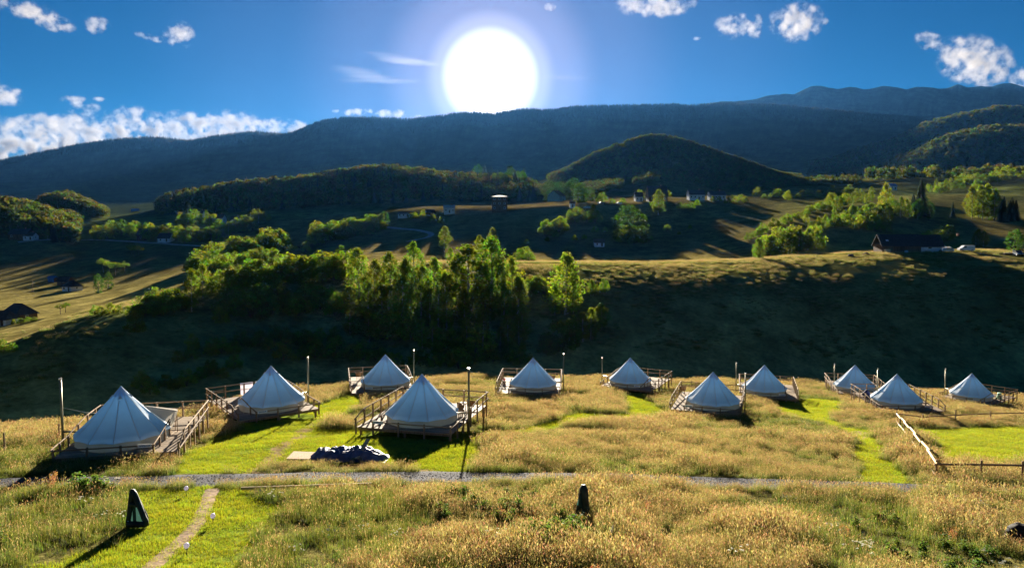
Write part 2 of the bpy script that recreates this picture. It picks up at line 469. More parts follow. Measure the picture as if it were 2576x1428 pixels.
# ground colours (soil, turf and forest floor; shaded bank raised as fill light)
def band(vals):
    return np.array(vals)
xs = [-300, 300, 700, 1100, 1600, 2000, 2300, 2700]
def C3(l, c=None, r_=None):
    c = c or l; r_ = r_ or c
    return [l, l, l, c, c, r_, r_, r_]
tall = (0.115, 0.105, 0.035); shade_fill = (0.23, 0.27, 0.105); gold = (0.25, 0.205, 0.055); fieldl = (0.24, 0.20, 0.065)  # shaded bank colour painted lighter in place of missing fill light
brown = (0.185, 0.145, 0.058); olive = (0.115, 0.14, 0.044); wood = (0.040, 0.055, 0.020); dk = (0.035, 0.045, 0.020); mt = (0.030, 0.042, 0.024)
LC = [C3(tall)] * 4 + [C3(shade_fill)] * 2 + [C3((0.12, 0.14, 0.045), (0.14, 0.15, 0.05), (0.15, 0.15, 0.05))] + [C3((0.2, 0.18, 0.06), gold, gold)] + [C3(fieldl, gold, gold)] + \
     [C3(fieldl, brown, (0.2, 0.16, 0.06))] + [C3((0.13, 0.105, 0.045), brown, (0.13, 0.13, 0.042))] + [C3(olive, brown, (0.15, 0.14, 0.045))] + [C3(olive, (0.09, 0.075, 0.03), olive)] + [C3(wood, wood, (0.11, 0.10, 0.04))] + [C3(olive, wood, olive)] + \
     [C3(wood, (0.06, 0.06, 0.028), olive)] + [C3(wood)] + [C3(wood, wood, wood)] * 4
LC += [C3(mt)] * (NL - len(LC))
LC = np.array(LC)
xt = np.array([ray(x, 800)[0] for x in xs])
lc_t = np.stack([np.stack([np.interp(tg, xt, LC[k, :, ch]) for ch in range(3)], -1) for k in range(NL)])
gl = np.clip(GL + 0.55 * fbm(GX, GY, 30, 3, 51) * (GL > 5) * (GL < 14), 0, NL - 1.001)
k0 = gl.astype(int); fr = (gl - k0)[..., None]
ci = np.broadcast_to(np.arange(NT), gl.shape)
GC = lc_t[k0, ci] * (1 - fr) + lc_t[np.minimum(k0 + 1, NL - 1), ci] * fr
near_mask = GY < Ye[None, :] + 2
mw = is_mown(GX, GY) & near_mask
GC[mw] = (0.115, 0.155, 0.022)
for p in TRODDEN:
    d = seg_dist(p, GX, GY); k = near_mask & (d < 0.5 + 0.5 * fbm(GX, GY, 0.8, 2, 5))
    GC[k] = (0.21, 0.155, 0.09)
GC *= (1 + 0.5 * fbm(GX, GY, 9, 3, 61))[..., None]

m_ground, nt, b_, out_ = nodes('meadow_ground')
N = nt.nodes.new; LK = nt.links.new
at = N('ShaderNodeAttribute'); at.attribute_name = 'col'
geo = N('ShaderNodeNewGeometry')
prev = at.outputs['Color']
bumps = []
for sc, st in ((0.9, 0.4), (0.12, 0.4), (0.011, 0.4), (0.25, 0.35)):
    nz = N('ShaderNodeTexNoise'); nz.inputs['Scale'].default_value = sc; nz.inputs['Detail'].default_value = 6; nz.inputs['Roughness'].default_value = 0.65
    LK(geo.outputs['Position'], nz.inputs['Vector'])
    mr = N('ShaderNodeMapRange'); mr.inputs['From Min'].default_value = 0.3; mr.inputs['From Max'].default_value = 0.7
    mr.inputs['To Min'].default_value = 1 - st; mr.inputs['To Max'].default_value = 1 + st
    LK(nz.outputs[0], mr.inputs['Value'])
    vm = N('ShaderNodeVectorMath'); vm.operation = 'SCALE'
    LK(prev, vm.inputs[0]); LK(mr.outputs[0], vm.inputs['Scale']); prev = vm.outputs[0]
    bumps.append(nz)
LK(prev, b_.inputs['Base Color'])
bp = N('ShaderNodeBump'); bp.inputs['Strength'].default_value = 0.6; bp.inputs['Distance'].default_value = 0.5
LK(bumps[0].outputs[0], bp.inputs['Height']); LK(bp.outputs[0], b_.inputs['Normal'])
b_.inputs['Roughness'].default_value = 1.0
b_.inputs['Specular IOR Level'].default_value = 0.0

def grid_mesh(name, X, Y, Z, C, m):
    nr, nc = X.shape
    v = np.stack([X, Y, Z], -1).reshape(-1, 3).astype(np.float32)
    i = np.arange(nr - 1)[:, None] * nc + np.arange(nc - 1)[None, :]
    q = np.stack([i, i + 1, i + nc + 1, i + nc], -1).reshape(-1)
    me = bpy.data.meshes.new(name)
    me.vertices.add(len(v)); me.vertices.foreach_set('co', v.ravel())
    me.loops.add(len(q)); me.loops.foreach_set('vertex_index', q.astype(np.int32))
    me.polygons.add(len(q) // 4); me.polygons.foreach_set('loop_start', np.arange(0, len(q), 4, dtype=np.int32))
    me.update(calc_edges=True)
    if C is not None:
        a = me.color_attributes.new('col', 'FLOAT_COLOR', 'POINT')
        cc = np.ones((len(v), 4), np.float32); cc[:, :3] = np.asarray(C).reshape(-1, 3)
        a.data.foreach_set('color', cc.ravel())
    me.materials.append(m); me.shade_smooth(); me.validate()
    return me

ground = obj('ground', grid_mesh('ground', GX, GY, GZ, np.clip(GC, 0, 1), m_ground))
tag(ground, 'rolling grassy hillsides, valley meadows and far forested mountains', kind='structure')
bx, by = np.meshgrid(np.linspace(-90, 90, 40), np.linspace(-90, 10.3, 30))
gb = obj('near_ground', grid_mesh('near_ground', bx, by, zf(bx, by) - 0.03, np.broadcast_to(np.array(tall), bx.shape + (3,)), m_ground))
tag(gb, 'grass slope below the camera', kind='structure')
# ------------------------------------------------------------------ track and footpath
m_gravel = mat('gravel', (0.06, 0.064, 0.078), 0.95, noise=9, var=0.45, bump=0.8, spec=0.05)
m_dirt = mat('trodden_dirt', (0.24, 0.165, 0.105), 0.95, noise=5, var=0.35, bump=0.5, spec=0.05)
m_stone = mat('gravel_stone', (0.085, 0.09, 0.11), 0.85, rand=0.4, spec=0.1)

def resample(path, step):
    p = np.array(path); seg = np.hypot(*np.diff(p, axis=0).T); s = np.concatenate([[0], np.cumsum(seg)])
    q = np.arange(0, s[-1], step)
    r = np.stack([np.interp(q, s, p[:, 0]), np.interp(q, s, p[:, 1])], -1)
    w = max(1, int(1.5 / step))
    return np.stack([smooth(r[:, 0], w), smooth(r[:, 1], w)], -1)

def strip(name, path, half, m, lift, step=0.5, wob=0.2, cols=7, seed=0):
    p = resample(path, step)
    d = np.gradient(p, axis=0); d /= np.linalg.norm(d, axis=1)[:, None] + 1e-9
    nrm = np.stack([-d[:, 1], d[:, 0]], -1)
    X = np.zeros((len(p), cols)); Y = X.copy(); Z = X.copy()
    for j in range(cols):
        u = -1 + 2 * j / (cols - 1)
        w = half * u * (1 + wob * fbm(np.arange(len(p)) * step, np.full(len(p), u * 9), 2.5, 3, seed))
        X[:, j] = p[:, 0] + nrm[:, 0] * w; Y[:, j] = p[:, 1] + nrm[:, 1] * w
        Z[:, j] = [hz(a, b) + lift - (0.05 if abs(u) == 1 else 0) for a, b in zip(X[:, j], Y[:, j])]
    o = obj(name, grid_mesh(name, X, Y, Z, None, m))
    return tag(o, kind='structure')

strip('gravel_track', ROAD, 1.3, m_gravel, 0.05, 0.4, 0.25, 9, 71)
strip('footpath', PATH, 0.36, m_dirt, 0.035, 0.3, 0.5, 5, 72)
m_lane = mat('country_lane', (0.36, 0.33, 0.30), 0.95, noise=0.4, var=0.2)
def lane(px, half, lift=0.25):
    strip('country_lane', [tuple(hit(x, y, 0, 150)[:2]) for x, y in px], half, m_lane, lift, 3, 0.1, 3, 3)
lane([(962, 572), (1000, 576), (1050, 580), (1078, 586), (1088, 592), (1075, 600), (1040, 606), (1010, 612)], 1.6, 0.5)
lane([(40, 612), (120, 606), (165, 603), (220, 604), (300, 608), (380, 613), (450, 618), (530, 622)], 1.5, 0.6)

# ------------------------------------------------------------------ tents on decks
def canvas_mat(name, col, trans, tcol=None):
    m, nt, b, out = nodes(name)
    N = nt.nodes.new; LK = nt.links.new
    tc = N('ShaderNodeTexCoord')
    nz = N('ShaderNodeTexNoise'); nz.inputs['Scale'].default_value = 1.3; nz.inputs['Detail'].default_value = 6
    LK(tc.outputs['Object'], nz.inputs['Vector'])
    mr = N('ShaderNodeMapRange'); mr.inputs['From Min'].default_value = 0.3; mr.inputs['From Max'].default_value = 0.75
    mr.inputs['To Min'].default_value = 1.03; mr.inputs['To Max'].default_value = 0.86
    LK(nz.outputs[0], mr.inputs['Value'])
    rgb = N('ShaderNodeRGB'); rgb.outputs[0].default_value = (*col, 1)
    vm = N('ShaderNodeVectorMath'); vm.operation = 'SCALE'
    LK(rgb.outputs[0], vm.inputs[0]); LK(mr.outputs[0], vm.inputs['Scale']); LK(vm.outputs[0], b.inputs['Base Color'])
    b.inputs['Roughness'].default_value = 0.9; b.inputs['Specular IOR Level'].default_value = 0.1
    wv = N('ShaderNodeTexNoise'); wv.inputs['Scale'].default_value = 5; LK(tc.outputs['Object'], wv.inputs['Vector'])
    bp = N('ShaderNodeBump'); bp.inputs['Strength'].default_value = 0.25; bp.inputs['Distance'].default_value = 0.06
    LK(wv.outputs[0], bp.inputs['Height']); LK(bp.outputs[0], b.inputs['Normal'])
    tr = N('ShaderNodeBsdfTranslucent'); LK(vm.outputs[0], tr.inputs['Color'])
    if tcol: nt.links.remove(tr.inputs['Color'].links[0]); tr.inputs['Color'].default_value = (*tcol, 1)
    ms = N('ShaderNodeMixShader'); ms.inputs[0].default_value = trans
    LK(b.outputs[0], ms.inputs[1]); LK(tr.outputs[0], ms.inputs[2]); LK(ms.outputs[0], out.inputs['Surface'])
    return m
m_canvas = canvas_mat('tent_canvas', (0.70, 0.82, 0.96), 0.38, (0.34, 0.66, 1.0))  # cream cloth; blue skylight of the shaded sides put into colour and transmission
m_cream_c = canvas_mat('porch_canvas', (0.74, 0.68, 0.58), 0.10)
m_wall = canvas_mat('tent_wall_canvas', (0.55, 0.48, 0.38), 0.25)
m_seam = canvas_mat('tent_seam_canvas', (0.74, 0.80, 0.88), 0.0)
m_wood = mat('weathered_timber', (0.30, 0.205, 0.125), 0.8, noise=3, var=0.3, stretch=(6, 6, 0.6), rand=0.25, bump=0.2, spec=0.1)
m_plank = mat('deck_plank', (0.33, 0.26, 0.19), 0.75, noise=2.2, var=0.25, stretch=(0.4, 5, 5), rand=0.22, spec=0.05)
m_pale = mat('peeled_log', (0.52, 0.38, 0.22), 0.8, noise=3, var=0.25, stretch=(6, 6, 0.6), rand=0.15)
m_flue = mat('flue_steel', (0.34, 0.30, 0.17), 0.45, noise=2.0, var=0.2, metal=0.35)
m_cap = mat('flue_cap_steel', (0.55, 0.52, 0.45), 0.4, metal=0.6)
m_sign = mat('sign_board', (0.78, 0.80, 0.82), 0.6, noise=3, var=0.08)
m_ink = mat('sign_lettering', (0.05, 0.16, 0.40), 0.6)
m_rope = mat('rope', (0.5, 0.46, 0.38), 0.9)

log_mesh = MB().tube((0, 0, 0), (0, 0, 1), 0.5, 0.46, 8).mesh('timber_log', m_wood)
log_mesh.shade_smooth()
pale_log = MB().tube((0, 0, 0), (0, 0, 1), 0.5, 0.45, 8).mesh('peeled_log', m_pale); pale_log.shade_smooth()
post_mesh = MB().box((0, 0, 0.5), (1, 1, 1)).mesh('timber_post', m_wood)

def beam(name, p, q, w, parent=None, me=None, h=None):
    p, q = Vector(p), Vector(q); d = q - p
    rot = Vector((0, 0, 1)).rotation_difference(d.normalized())
    if abs(d.normalized().z) > 0.999: rot = Quaternion()
    return obj(name, me or log_mesh, parent, p, rot, (w, h or w, d.length))

# one gore of the bell-shaped roof, shared by all tents
NP, RE, HE, HA = 12, 2.62, 0.55, 3.22
def gore():
    mb = MB(); rows, cols = 10, 6; vs = []
    for i in range(rows + 1):
        u = i / rows
        r = RE * (1 - u) ** 1.06 + 0.02 * u
        z = HE + (HA - HE) * u - 0.10 * math.sin(math.pi * u) * (1 - u)
        if i == 0: z -= 0.0
        for j in range(cols + 1):
            v = j / cols; a = (v - 0.5) * 2 * math.pi / NP
            sag = math.sin(math.pi * v)
            rr = r * (1 - 0.05 * sag * math.sin(math.pi * min(1, u * 1.2 + 0.1)))
            zz = z - 0.02 * sag * (1 - u)
            if i == 0: zz += 0.05 * sag; rr *= 1 - 0.02 * sag
            vs.append((rr * math.sin(a), -rr * math.cos(a), zz))
    fs = [(i * (cols + 1) + j, i * (cols + 1) + j + 1, (i + 1) * (cols + 1) + j + 1, (i + 1) * (cols + 1) + j) for i in range(rows) for j in range(cols)]
    # hem hanging below the eave
    n0 = len(vs)
    for j in range(cols + 1):
        x, y, z = vs[j]; vs.append((x * 0.99, y * 0.99, z - 0.09))
    fs += [(n0 + j, n0 + j + 1, j + 1, j) for j in range(cols)]
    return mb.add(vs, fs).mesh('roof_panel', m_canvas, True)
def seam():
    mb = MB(); rows = 10; vs = []
    a = math.pi / NP
    for i in range(rows + 1):
        u = i / rows
        r = RE * (1 - u) ** 1.06 + 0.02 * u + 0.012
        z = HE + (HA - HE) * u - 0.10 * math.sin(math.pi * u) * (1 - u) + 0.006
        c = Vector((math.sin(a), -math.cos(a), 0)); t = Vector((math.cos(a), math.sin(a), 0))
        for w in (-0.036, 0.036): vs.append(c * r + t * w * (0.35 + 0.65 * (1 - u)) + Vector((0, 0, z)))
    fs = [(2 * i, 2 * i + 1, 2 * i + 3, 2 * i + 2) for i in range(rows)]
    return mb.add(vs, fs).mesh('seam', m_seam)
gore_me, seam_me = gore(), seam()
wall_mb = MB(); prof = []
n = 48; vs = []; fs = []
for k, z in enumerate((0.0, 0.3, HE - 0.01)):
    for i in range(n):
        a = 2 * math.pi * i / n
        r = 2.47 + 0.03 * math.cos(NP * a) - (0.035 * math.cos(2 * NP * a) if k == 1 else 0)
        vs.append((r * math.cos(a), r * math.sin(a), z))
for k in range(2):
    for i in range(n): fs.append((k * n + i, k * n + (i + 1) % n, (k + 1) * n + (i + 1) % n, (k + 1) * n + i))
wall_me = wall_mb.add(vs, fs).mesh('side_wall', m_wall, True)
# collar over the apex with a jagged lower edge
vs = [(0, 0, HA + 0.05)]; fs = []
for i in range(24):
    a = 2 * math.pi * i / 24; r = 0.47 if i % 2 else 0.44
    vs.append((r * math.cos(a), r * math.sin(a), HA - 0.50 - (0.03 if i % 2 else 0)))
    fs.append((0, 1 + i, 1 + (i + 1) % 24))
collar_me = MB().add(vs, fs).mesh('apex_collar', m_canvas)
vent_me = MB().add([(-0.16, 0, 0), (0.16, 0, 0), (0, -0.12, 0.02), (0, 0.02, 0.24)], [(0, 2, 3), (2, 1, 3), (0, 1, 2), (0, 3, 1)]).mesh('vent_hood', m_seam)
# door porch: the roof drawn outward over the entrance
def porch():
    mb = MB()
    top = Vector((0, -1.15, 1.9)); tip = Vector((0, -3.12, 1.36)); l = Vector((-0.72, -2.52, 0.56)); r = Vector((0.72, -2.52, 0.56))
    tl = Vector((-0.28, -3.06, 1.30)); trr = Vector((0.28, -3.06, 1.30))
    mb.add([top, tip, l, r, tl, trr], [(0, 4, 1), (0, 1, 5), (0, 2, 4), (0, 5, 3)])
    mb.add([l, tl, Vector((-0.62, -2.5, 0.0)), Vector((-0.3, -2.56, 0))], [(0, 1, 3, 2)])
    return mb.mesh('door_porch', m_cream_c)
porch_me = porch()
porch_pole = MB().tube((-0.26, -3.0, 0), (0, -3.08, 1.34), 0.025, n=6).tube((0.26, -3.0, 0), (0, -3.08, 1.34), 0.025, n=6).mesh('porch_frame', m_wood)

def bell_tent(loc, label, door):
    t = thing('bell_tent', label, 'tent', loc, rng.uniform(-0.2, 0.2), 'bell tents on wooden decks')
    for i in range(NP):
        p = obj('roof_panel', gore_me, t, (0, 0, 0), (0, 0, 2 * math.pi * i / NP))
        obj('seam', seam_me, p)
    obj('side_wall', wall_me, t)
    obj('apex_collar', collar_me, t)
    for i in range(4):
        a = R(20 + 90 * i)
        obj('vent_hood', vent_me, t, (0.50 * math.sin(a), -0.50 * math.cos(a), HA - 0.66), (R(-8), 0, a))
    a = door - t.rotation_euler.z
    if 'far left' in label: obj('door_porch', porch_me, t, (0, 0, 0), (0, 0, a)); obj('porch_frame', porch_pole, t, (0, 0, 0), (0, 0, a))
    for i in range(NP):
        a = 2 * math.pi * (i + 0.5) / NP
        d = Vector((math.sin(a), -math.cos(a), 0))
        beam('guy_rope', d * 2.6 + Vector((0, 0, HE)), d * 3.0 + Vector((0, 0, 0.03)), 0.018, t, rope_me)
    return t
rope_me = MB().tube((0, 0, 0), (0, 0, 1), 0.5, n=4).mesh('guy_rope', m_rope)

# pixel of deck front-left, front-right, tent apex x, walkway side, texts
DECKS = [
    ((151, 1127), (447, 1134), 291, 1, 0.50, 'largest bell tent at far left with its sunlit door side open', 'deck at far left with long tan walkway rails', 'tallest stove pipe at far left with thin wire'),
    ((605, 1058), (800, 1027), 674, -1, 0.45, 'bell tent second from left, towels hanging behind it', 'angled deck second from left with towels on its back rail', 'stove pipe right of the second tent from left'),
    ((899, 988), (1029, 981), 973, -1, 0.45, 'smaller bell tent behind and left of the big central one', 'deck behind the big central tent, walkway on its left', 'stove pipe just right of the tent behind the central one'),
    ((897, 1073), (1136, 1091), 1062, -1, 0.55, 'big central bell tent casting its shadow toward the gravel track', 'deck of the big central tent with two rattan chairs', 'thick capped stove pipe beside the big central tent'),
    ((1249, 988), (1408, 991), 1341, -1, 0.45, 'bell tent in mid row facing a mown lane of its own none, fifth from left', 'square deck of the fifth tent from left, red flowers on it', 'stove pipe right of the fifth tent from left'),
    ((1511, 970), (1638, 984), 1573, 1, 0.45, 'small distant bell tent at the head of the bright mown path', 'deck at the head of the bright mown path', 'stove pipe left of the tent heading the mown path'),
    ((1691, 1029), (1856, 1043), 1793, -1, 0.5, 'bell tent right of the mown path, walkway on its left', 'deck right of the mown path with walkway on its left', 'stove pipe standing between the two paired tents'),
    ((1872, 996), (1997, 1004), 1925, 1, 0.45, 'bell tent just behind right of another, sharp shadow on mown grass', 'deck throwing a pointed shadow on the mown clearing', 'slanting stove pipe behind the paired tents'),
    ((2108, 988), (2237, 994), 2160, 1, 0.45, 'distant bell tent left of the right-hand trio', 'deck left of the right-hand trio of tents', 'stove pipe at the left end of the right-hand trio'),
    ((2216, 1030), (2375, 1033), 2285, 1, 0.55, 'front bell tent of the right-hand trio above the paddock fence', 'front deck of the right-hand trio above the paddock fence', 'stove pipe between left and front tents of the right trio'),
    ((2379, 1000), (2476, 1017), 2430, 1, 0.45, 'rightmost bell tent, small and half sunk behind tall grass', 'rightmost deck with a pale green stool on it', 'rightmost leaning stove pipe')]
DECKS[4] = DECKS[4][:5] + ('bell tent fifth from left, square on to the camera',) + DECKS[4][6:]
FLUE = [(151, 950), (774, 897), (1041, 879), (1179, 923), (1418, 888), (1515, 898), (1876, 937), (1853, 911), (2100, 915), (2209, 926), (2379, 926)]
deck_foot = []
deck_frames = []
tent_at = []
plank_cache = {}
for di, (fl, fr_, ax, side, dh, tl, dl, pl) in enumerate(DECKS):
    a = hit((fl[0] + fr_[0]) / 2, (fl[1] + fr_[1]) / 2, dh); z0 = a.z + dh
    def on_plane(x, y):
        t_, s_ = ray(x, y); Y_ = (z0 - CAMZ) / s_
        return Vector((t_ * Y_, Y_, z0))
    a, b = on_plane(*fl), on_plane(*fr_)
    if di == 0: a = b - Vector((math.cos(R(12)), math.sin(R(12)), 0)) * 6.4
    u = Vector((b.x - a.x, b.y - a.y, 0)); W = max(6.2, min(8.2, u.length)); u.normalize()
    v = Vector((-u.y, u.x, 0))
    yaw = math.atan2(u.y, u.x)
    D = 8.2
    mid = (a + b) / 2
    zt = z0
    org = Vector((mid.x, mid.y, 0)) - u * W / 2; org.z = zt
    dk_ = thing('timber_deck', dl, 'deck', org, yaw, 'decks under the bell tents')
    T = lambda x, y: org + u * x + v * y
    gz = lambda x, y: hz(T(x, y).x, T(x, y).y) - zt
    deck_foot.append(np.array([T(-0.1, -0.15)[:2], T(W + 0.1, -0.15)[:2], T(W + 0.1, D)[:2], T(-0.1, D)[:2]]))
    # planks
    pw = 0.2
    key = round(W, 3)
    me = MB().box((W / 2, 0, -0.02), (W, pw - 0.016, 0.04)).mesh('plank', m_plank)
    for i in range(int(D / pw)):
        obj('plank', me, dk_, (rng.uniform(-0.02, 0.02), (i + 0.5) * pw, rng.uniform(-0.004, 0.004)))
    # joists and legs
    for y in (0.15, D / 2, D - 0.15):
        obj('joist', MB().box((W / 2, 0, 0), (W - 0.1, 0.10, 0.18)).mesh('joist', m_wood), dk_, (0, y, -0.132))
    for x in (0.2, W / 2, W - 0.2):
        for y in (0.25, D / 2, D - 0.25):
            g = min(-0.3, gz(x, y) - 0.2)
            obj('leg', post_mesh, dk_, (x, y, g), None, (0.13, 0.13, -0.225 - g))
    ww = 1.25                                      # walkway
    X = (lambda x: x) if side > 0 else (lambda x: W - x)   # x measured from the far side
    def post(x, y, h, below=0.3, w=0.1):
        return obj('post', post_mesh, dk_, (x, y, -below), None, (w, w, h + below))
    def rail(x0, y0, z0, x1, y1, z1, w=0.085):
        return beam('rail', (x0, y0, z0), (x1, y1, z1), w, dk_)
    # front: low single rail up to the walkway
    xs_ = [0.05, (W - ww) * 0.34, (W - ww) * 0.67, W - ww]
    for x in xs_: post(X(x), -0.06, 0.52, 0.45)
    rail(X(-0.05), -0.13, 0.44, X(W - ww + 0.1), -0.13, 0.46)
    # walkway: inner rail part of the way, outer double rail all along
    for i, y in enumerate((1.3, 2.5, 3.6)): post(X(W - ww), y, 0.55 + 0.14 * i)
    rail(X(W - ww), -0.1, 0.46, X(W - ww), 1.3, 0.60); rail(X(W - ww) , 1.3, 0.60, X(W - ww), 3.7, 0.95)
    ny = 7
    for i in range(ny):
        y = 0.0 + (D - 0.05) * i / (ny - 1)
        post(X(W + 0.06), y, 0.55 if i == 0 else (1.02 if i > 1 else 0.92), 0.5 if i < 3 else 0.9)
    rail(X(W + 0.13), -0.05, 0.5, X(W + 0.13), D / 6, 0.92); rail(X(W + 0.13), D / 6, 0.92, X(W + 0.13), D + 0.05, 1.0)
    rail(X(W + 0.13), -0.05, 0.2, X(W + 0.13), D + 0.05, 0.52)
    # back: double rail
    for x in (0.05, W * 0.27, W * 0.52, W * 0.77): post(X(x), D - 0.02, 1.02, 0.9)
    rail(X(-0.05), D + 0.05, 0.98, X(W + 0.15), D + 0.05, 0.98); rail(X(-0.05), D + 0.05, 0.52, X(W + 0.15), D + 0.05, 0.52)
    # bench rail in the back corner of the walkway
    rail(X(W - ww), D - 0.1, 0.7, X(W + 0.05), D - 0.1, 0.7, 0.07)
    # far side: rail stepping up from front to back
    ys = (1.1, 2.4, 4.0, 5.6, 7.0)
    hs = (0.5, 0.55, 0.8, 0.98, 1.0)
    for y, h in zip(ys, hs): post(X(-0.03), y, h + 0.03, 0.6)
    px_, pz_ = 0.0, 0.46
    for y, h in zip(ys + (D,), hs + (1.0,)):
        rail(X(-0.1), px_, pz_, X(-0.1), y, h); px_, pz_ = y, h
    rail(X(-0.1), 4.0, 0.4, X(-0.1), D, 0.5)
    # name board on the front rail
    sx = X(W - ww - 0.42)
    sg = obj('name_board', MB().box((0, 0, 0), (0.72, 0.025, 0.2)).mesh('name_board', m_sign), dk_, (sx, -0.19, 0.47))
    lt = MB(); x = -0.27
    while x < 0.27:
        w = rng.uniform(0.025, 0.05); lt.box((x + w / 2, -0.0145, rng.uniform(-0.01, 0.01)), (w, 0.003, rng.uniform(0.05, 0.09))); x += w + 0.014
    lt.obj('lettering', m_ink, sg)
    # the tent: its axis on the sight line of its apex, 3.05 m behind the front edge
    t0 = ray(ax, 1000)[0]
    q = T(0, 3.05); dx = (t0 * q.y - q.x) / (u.x - t0 * u.y)
    lo_, hi_ = (2.68, W - ww - 2.3) if side > 0 else (ww + 2.3, W - 2.68)
    dx = min(max(dx, min(lo_, hi_)), max(lo_, hi_))
    c = T(dx, 3.05)
    bell_tent(c + Vector((0, 0, 0.004)), tl, yaw + (R(118) if side > 0 else R(-118)))
    tent_at.append(c)
    deck_frames.append((org, u, v, W, D, side, yaw, zt))
    # flue
    fpx, fpy = FLUE[di]
    Yf = T(X(-0.75), 3.6).y; tf, sf = ray(fpx, fpy)
    tb = ray(fpx + (fpx - 1288) * -0.006, 1000)[0]
    fp = Vector((tf * Yf, Yf, 0)); fp.z = hz(fp.x, fp.y)
    top = CAMZ + sf * Yf - fp.z - 0.15
    fo = thing('stove_pipe', pl, 'stove pipe', fp, yaw, 'stove pipes beside the tents')
    rr = 0.06 if di not in (0, 3) else 0.07
    MB().tube((0, 0, -0.2), (0, 0, top), rr, rr, 10).obj('pipe', m_flue, fo, smooth=True)
    MB().tube((0, 0, top + 0.02), (0, 0, top + 0.10), rr * 1.35, rr * 1.35, 12).lathe([(rr * 1.5, top + 0.13), (0.01, top + 0.17)], 12).obj('rain_cap', m_cap, fo)
    zz = zt - fp.z + 0.55
    MB().tube((0, 0, zz), ((0.75 + 1.0) * side, -0.6, zz + 0.02), rr * 0.9, n=8).obj('side_pipe', m_flue, fo, smooth=True)
    if di == 0:
        MB().tube((0, 0, top * 0.62), (0.9, 1.2, zt - fp.z + 1.35), 0.012, n=4).tube((0.9, 1.2, zt - fp.z + 1.35), (1.7 , 2.2, zt - fp.z + 0.98), 0.012, n=4).obj('stay_wire', m_rope, fo)

# ------------------------------------------------------------------ things on the decks
m_rattan = mat('rattan', (0.26, 0.15, 0.07), 0.7, noise=12, var=0.4)
def rattan_chair(loc, rz, label, group=None):
    t = thing('rattan_chair', label, 'chair', loc, rz, group)
    MB().lathe([(0.0, 0.40), (0.25, 0.41), (0.27, 0.44), (0.25, 0.47), (0.0, 0.47)], 12).obj('seat', m_rattan, t)
    vs = []; fs = []
    for k, (r, z) in enumerate(((0.27, 0.45), (0.31, 0.62), (0.35, 0.80))):
        for i in range(13):
            a = R(-20 + 220 * i / 12)
            vs.append((r * math.cos(a), r * math.sin(a), z + (0.10 * math.sin(math.pi * i / 12) if k == 2 else 0)))
    for k in range(2):
        for i in range(12): fs.append((k * 13 + i, k * 13 + i + 1, (k + 1) * 13 + i + 1, (k + 1) * 13 + i))
    MB().add(vs, fs).obj('backrest', m_rattan, t)
    rimb = MB()
    for i in range(12): rimb.tube(vs[26 + i], vs[27 + i], 0.022, n=5)
    rimb.obj('arm_rim', m_rattan, t)
    for i in range(4):
        a = R(45 + 90 * i)
        MB().tube((0.20 * math.cos(a), 0.20 * math.sin(a), 0.42), (0.25 * math.cos(a), 0.25 * math.sin(a), 0), 0.02, n=6).obj('leg', m_rattan, t)
    return t
def on_deck(i, fx, y):
    org, u, v, W, D, side, yaw, zt = deck_frames[i]
    x = fx if side > 0 else W - fx
    return org + u * x + v * y + Vector((0, 0, 0.003)), yaw
p, yw = on_deck(3, 0.9, 4.7); rattan_chair(p, yw + 2.2, 'rattan armchair on the central deck, nearer the big tent')
p, yw = on_deck(3, 0.55, 5.9); rattan_chair(p, yw + 2.9, 'rattan armchair on the central deck, beside the right railing')
p, yw = on_deck(2, 5.3, 6.2); rattan_chair(p, yw + 3.6, 'brown rattan chair on the deck behind the central tent')
p, yw = on_deck(6, 5.9, 6.6); rattan_chair(p, yw + 3.4, 'dark chair at the back of the walkway right of the mown path')
p, yw = on_deck(4, 0.9, 5.6); rattan_chair(p, yw + 2.3, 'dark chair at the right side of the fifth deck')
# little table
p, yw = on_deck(3, 1.3, 6.4)
t = thing('side_table', 'low wooden side table behind the chairs on the central deck', 'table', p, yw)
MB().box((0, 0, 0.5), (0.55, 0.55, 0.04)).obj('table_top', m_plank, t)
for sx in (-1, 1):
    for sy in (-1, 1): obj('leg', post_mesh, t, (sx * 0.22, sy * 0.22, 0), None, (0.05, 0.05, 0.48))
# towels over the back rail of the second deck
def cloth(name, label, w, h, m, parent_mat, cat, extra=None):
    mb = MB(); cols, rows = 10, 8; vs = []
    for i in range(rows + 1):
        for j in range(cols + 1):
            v_ = i / rows; x = (j / cols - 0.5) * w
            y = -0.055 + 0.03 * math.sin(j * 1.4) * v_; z = -h * v_ * (1 + 0.05 * math.sin(j * 0.9))
            vs.append((x, y, z))
    n0 = len(vs)
    for i in range(3):
        for j in range(cols + 1):
            x = (j / cols - 0.5) * w; vs.append((x, (-0.055, 0.0, 0.06)[i], (0, 0.03, -0.12 * 1)[i]))
    fs = [(i * (cols + 1) + j, i * (cols + 1) + j + 1, (i + 1) * (cols + 1) + j + 1, (i + 1) * (cols + 1) + j) for i in range(rows) for j in range(cols)]
    fs += [(n0 + i * (cols + 1) + j, n0 + i * (cols + 1) + j + 1, n0 + (i + 1) * (cols + 1) + j + 1, n0 + (i + 1) * (cols + 1) + j) for i in range(2) for j in range(cols)]
    return mb.add(vs, fs).mesh(name, m, True)
m_towel = mat('towel_cotton', (0.74, 0.66, 0.74), 0.95, noise=4, var=0.08, trans=0.25)
m_towel2 = mat('printed_towel', (0.80, 0.80, 0.84), 0.95, noise=4, var=0.05, trans=0.2)
m_print = mat('towel_print', (0.03, 0.03, 0.06), 0.95); m_print2 = mat('towel_print_orange', (0.75, 0.35, 0.05), 0.95)
org, u, v, W, D, side, yaw, zt = deck_frames[1]
